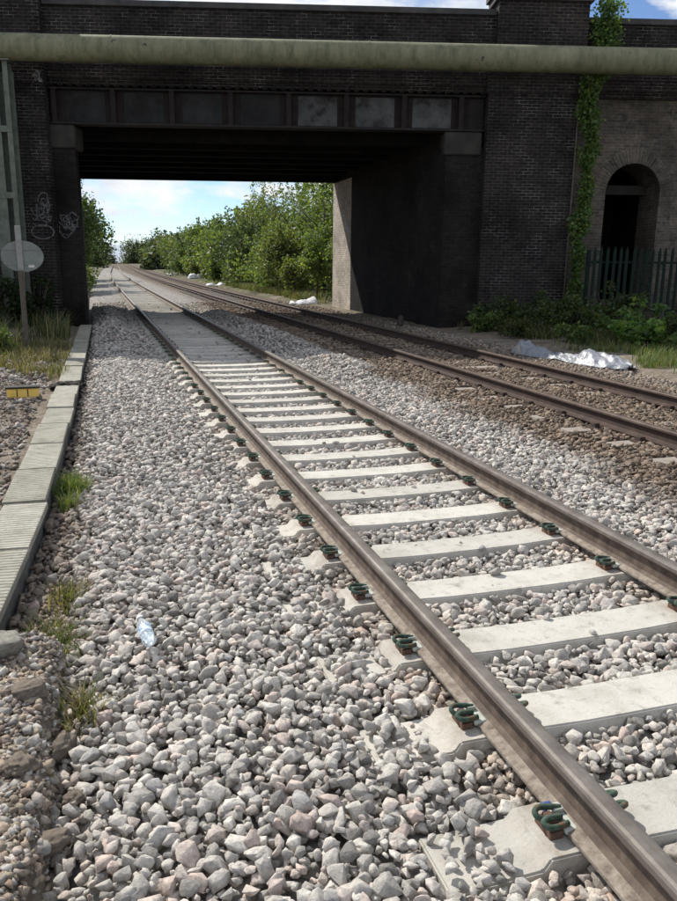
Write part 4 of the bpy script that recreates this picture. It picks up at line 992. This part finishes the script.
P = np.concatenate([P, P2]); V, T, C = leaf_quads(P-np.array(iv.location), .105, tints(len(P), (.105, .172, .058), .5, .12), .6, 1.3)
link('foliage', raw_mesh('foliage', V, T, M_LEAF, C), iv)
mb = MB()
for k in range(5):
    pts = []
    for zz in np.linspace(-.2, 6.2, 14): p = W(2.6+random.gauss(0, .07), -.04); pts.append((p[0]-iv.location.x, p[1]-iv.location.y, zz))
    mb.tube(pts, .015, 5)
mb.build('stem', M_BARK, iv, smooth=True)
pc = W(2.34, -.07); mb = MB(); mb.tube([(0, 0, -.2), (0, 0, 5.55)], .022, 10)
cd = mb.build('conduit_pole', M_POST, None, smooth=True); cd.location = (*pc, 0); tag(cd, 'pale vertical conduit on the pier beside the ivy', 'conduit')

# grasses (uncountable)
def blades(name, pts, h, base, label, lean=.45, wid=.008, parent=None, dry=.25, straw=(.27, .225, .13)):
    n = len(pts); hh = h*rng.uniform(.5, 1.25, n); a = rng.uniform(0, 2*PI, n); ln = lean*rng.uniform(.2, 1.3, n)*hh
    d = np.stack([np.cos(a), np.sin(a), np.zeros(n)], -1); s = np.stack([-np.sin(a), np.cos(a), np.zeros(n)], -1)*(wid*rng.uniform(.7, 1.4, n))[:, None]
    up = np.array([0, 0, 1.])
    m1 = pts+d*(ln*.3)[:, None]+up*(hh*.55)[:, None]; tip = pts+d*ln[:, None]+up*(hh*.92)[:, None]
    V = np.stack([pts-s, pts+s, m1+s*.7, m1-s*.7, tip+s*.08, tip-s*.08], 1).reshape(-1, 3)
    b = np.arange(n)[:, None]*6; T = np.concatenate([b+np.array([0, 1, 2, 3]), b+np.array([3, 2, 4, 5])])
    c = tints(n, base, .35, .1); dr = rng.random(n) < dry; c[dr] = np.array(straw)*rng.uniform(.7, 1.3, (dr.sum(), 1))
    o = link(name, raw_mesh(name, V, T, M_GRASS, np.repeat(c, 6, 0)), parent); return o
def scatter(n, x0, x1, y0, y1, thr=.5, seed=5, sc=1.2):
    x = rng.uniform(x0, x1, n); y = rng.uniform(y0, y1, n); ex = np.minimum(x-x0, x1-x)/(x1-x0); ey = np.minimum(y-y0, y1-y)/(y1-y0)
    k = fbm(x*sc, y*sc, seed)-.22*(1-sstep(0, .28, np.minimum(ex+.10, ey)))-.10*rng.random(n) > thr-.06; x, y = x[k], y[k]
    return np.stack([x, y, np.maximum(ground_z(x, y), bed_z(x, y)-.02*(x > -.4))-.01], -1)
tag(blades('tall_grass', scatter(9000, -4.4, -.6, 14.6, 21.2, .42, 5), .58, (.07, .10, .036), '', .6, .008, dry=.2), 'tall green and straw grass growing round the left pier', 'grass', kind='stuff')
tag(blades('shade_grass', scatter(16000, 8.9, 13.5, 13.0, 18.4, .40, 23), .26, (.06, .085, .03), '', .6, .007, dry=.2), 'shaded rough grass round the undergrowth at the right pier', 'grass', kind='stuff')
tag(blades('dry_grass', scatter(11000, -3.4, -.45, 11.8, 17.6, .44, 8), .20, (.095, .10, .04), '', .7, .006, dry=.45), 'short dry yellow grass on the soil before the oval sign', 'grass', kind='stuff')
tag(blades('grass_strip', scatter(22000, 8.7, 13.5, 8.5, 14.5, .42, 12), .20, (.10, .15, .04), '', .6, .006, dry=.2), 'sunlit green grass strip beside the rusty track', 'grass', kind='stuff')
tag(blades('verge_grass', np.concatenate([scatter(16000, 8.7, 11.0, 31, 60, .40, 14), scatter(6000, -3, -.6, 33, 60, .40, 15)]), .35, (.09, .12, .04), '', .6, .012, dry=.3), 'rough grass on the verges beyond the bridge', 'grass', kind='stuff')
tag(blades('soil_weeds', scatter(2600, -1.7, -.8, 7.5, 12.5, .55, 19, 2.0), .09, (.10, .12, .04), '', .9, .005, dry=.5), 'thin weeds on the soil behind the trough lids', 'weeds', kind='stuff')
def tuft(x, y, r, n, h, label, base=(.10, .13, .04), dry=.35):
    a = rng.uniform(0, 2*PI, n); q_ = np.abs(rng.normal(0, r, n)).clip(0, 1.5*r); P = np.stack([np.cos(a)*q_, np.sin(a)*q_*1.6, np.zeros(n)-.02], -1)
    o = blades('grass_tuft', P, h, base, '', .8, .004, dry=dry); o.location = (x, y, float(bed_z(x, y))); tag(o, label, 'grass', 'grass tufts along the cable trough')
tuft(-.26, 6.3, .09, 420, .17, 'bright grass tuft halfway along the trough edge', (.13, .19, .05), .2)
tuft(-.28, 5.9, .06, 200, .13, 'small grass tuft next to the bright one at the trough edge', (.12, .17, .05), .3)
tuft(-.30, 3.62, .11, 500, .13, 'straggly tuft at the broken end of the cable trough')
tuft(-.22, 4.15, .08, 260, .11, 'brownish tuft in the stones just past the trough end', dry=.6)
tuft(-.15, 2.95, .06, 200, .12, 'wiry brown tuft beside the clods of earth', dry=.7)

# ------------------------------------------------------------------ rubble and clods on the soil
def rubble(n, x0, x1, y0, y1, smean, base, var, tilt=.7, thr=None):
    x = rng.uniform(x0, x1, n); y = rng.uniform(y0, y1, n)
    if thr: k = fbm(x*2, y*2, 83) > thr; x, y = x[k], y[k]; n = len(x)
    L_ = np.clip(rng.lognormal(math.log(smean), .4, n), smean*.4, smean*2.6); S = np.stack([L_, L_*rng.uniform(.6, .9, n), L_*rng.uniform(.4, .7, n)], -1)
    ok = (ground_z(x, y) > bed_z(x, y)-.03) & ((x < trough_x(y)-.31) | (y < 3.6)); x, y, S = x[ok], y[ok], S[ok]; n = len(x)
    C = np.array(base)[None]*(1+var*(rng.random((n, 1))*2-1))*(1+.025*rng.normal(size=(n, 3)))
    mixs = rng.random(n) < .35; C[mixs] = stone_ramp(rng.random(mixs.sum()))*.85
    return np.stack([x, y, ground_z(x, y)+S[:, 2]*.2], -1), S, np.clip(C, .02, .6)
p1 = rubble(11000, -.9, .0, 1.4, 3.7, .028, (.30, .245, .19), .35)
p2 = rubble(5200, -2.0, -.72, 3.6, 15, .05, (.22, .18, .145), .4)
p3 = rubble(700, -2.4, -.72, 11.5, 14.5, .07, (.28, .25, .22), .4)
p4 = rubble(9000, 7.9, 10.2, 8, 29, .06, (.22, .195, .165), .4, thr=.42)
Pq, Sq, Cq = cat([p1, p2, p3, p4]); V, T, C = merge_stones(Pq, Sq, rotmats(len(Pq)), Cq, MIDV)
tag(link('rubble', raw_mesh('rubble', V, T, M_STONE, C)), 'brown rubble and pebbles strewn over the soil verges', 'rubble', kind='stuff')
M_CLOD = mottled('brown_earth', [(.3, (.19, .152, .118)), (.55, (.29, .24, .19)), (.8, (.38, .325, .27))], 9, .95, 60, .8, .012)
def lump(name, x, y, sx, sy, sz, rz, m, seed, label, cat, group=None, dz=0.0, rough=.14):
    bm = bmesh.new(); bmesh.ops.create_icosphere(bm, subdivisions=4, radius=.5)
    off = Vector((seed*3.1, seed*1.7, seed*.9)); from mathutils import noise as mn
    for v in bm.verts:
        d = v.co.normalized(); f = mn.noise(d*1.6+off)*.35+mn.noise(d*4+off)*rough+mn.noise(d*11+off)*rough*.4
        q_ = max(abs(d.x), abs(d.y), abs(d.z)); v.co = d*(.5+.5*f*.6)*(1+.25*(1/q_-1))
    me = bpy.data.meshes.new(name); bm.to_mesh(me); bm.free(); me.materials.append(m); me.polygons.foreach_set('use_smooth', [True]*len(me.polygons))
    o = link(name, me); z = max(float(ground_z(x, y)), float(bed_z(x, y))); o.location = (x, y, z+sz*.22+dz); sf = .78 if cat == 'clod' else 1.0; o.scale = (sx*sf, sy*sf, sz*sf); o.rotation_euler = (random.gauss(0, .15), random.gauss(0, .15), rz)
    return tag(o, label, cat, group)
CG = 'clods at the end of the trough'
lump('concrete_lump', -.50, 3.32, .22, .28, .10, .2, M_LID, 1, 'pale worn concrete lump just before the first trough lid', 'concrete lump')
lump('earth_clod', -.22, 2.74, .10, .19, .12, -.5, M_CLOD, 2, 'upright brown clod of earth leaning towards the stones', 'clod', CG, 0, .4)
lump('earth_clod', -.34, 2.92, .17, .12, .08, .3, M_CLOD, 3, 'flat pinkish brown clod behind the upright clod', 'clod', CG, 0, .4)
lump('earth_clod', -.25, 2.20, .20, .10, .08, .2, M_CLOD, 4, 'long low clod of brown earth among crumbs of soil', 'clod', CG, 0, .4)
lump('earth_clod', -.34, 2.50, .12, .12, .08, 1.0, M_CLOD, 5, 'crumbling clod between the upright and the long low clods', 'clod', CG, 0, .45)
lump('earth_clod', -.17, 2.42, .09, .08, .06, .6, M_CLOD, 6, 'small clod at the edge of the grey ballast', 'clod', CG, 0, .45)
M_MUD = mottled('dark_mud', [(.3, (.022, .02, .017)), (.7, (.06, .053, .044))], 12, .95, 50, .9, .02)
lump('mud_heap', -.46, 11.0, .42, .44, .17, .1, M_MUD, 7, 'dark heap of mud and stones lying on the trough lids', 'mud heap', None, .085, .75)
lump('white_stone', -.87, 10.75, .07, .06, .09, .1, M_WHITE, 8, 'small white chip behind the yellow box', 'stone')
lump('timber_stump', 8.15, 20.4, .16, .16, .42, 0, M_BARK, 9, 'short dark stump at the foot of the right abutment', 'stump')
bpy.context.view_layer.update()
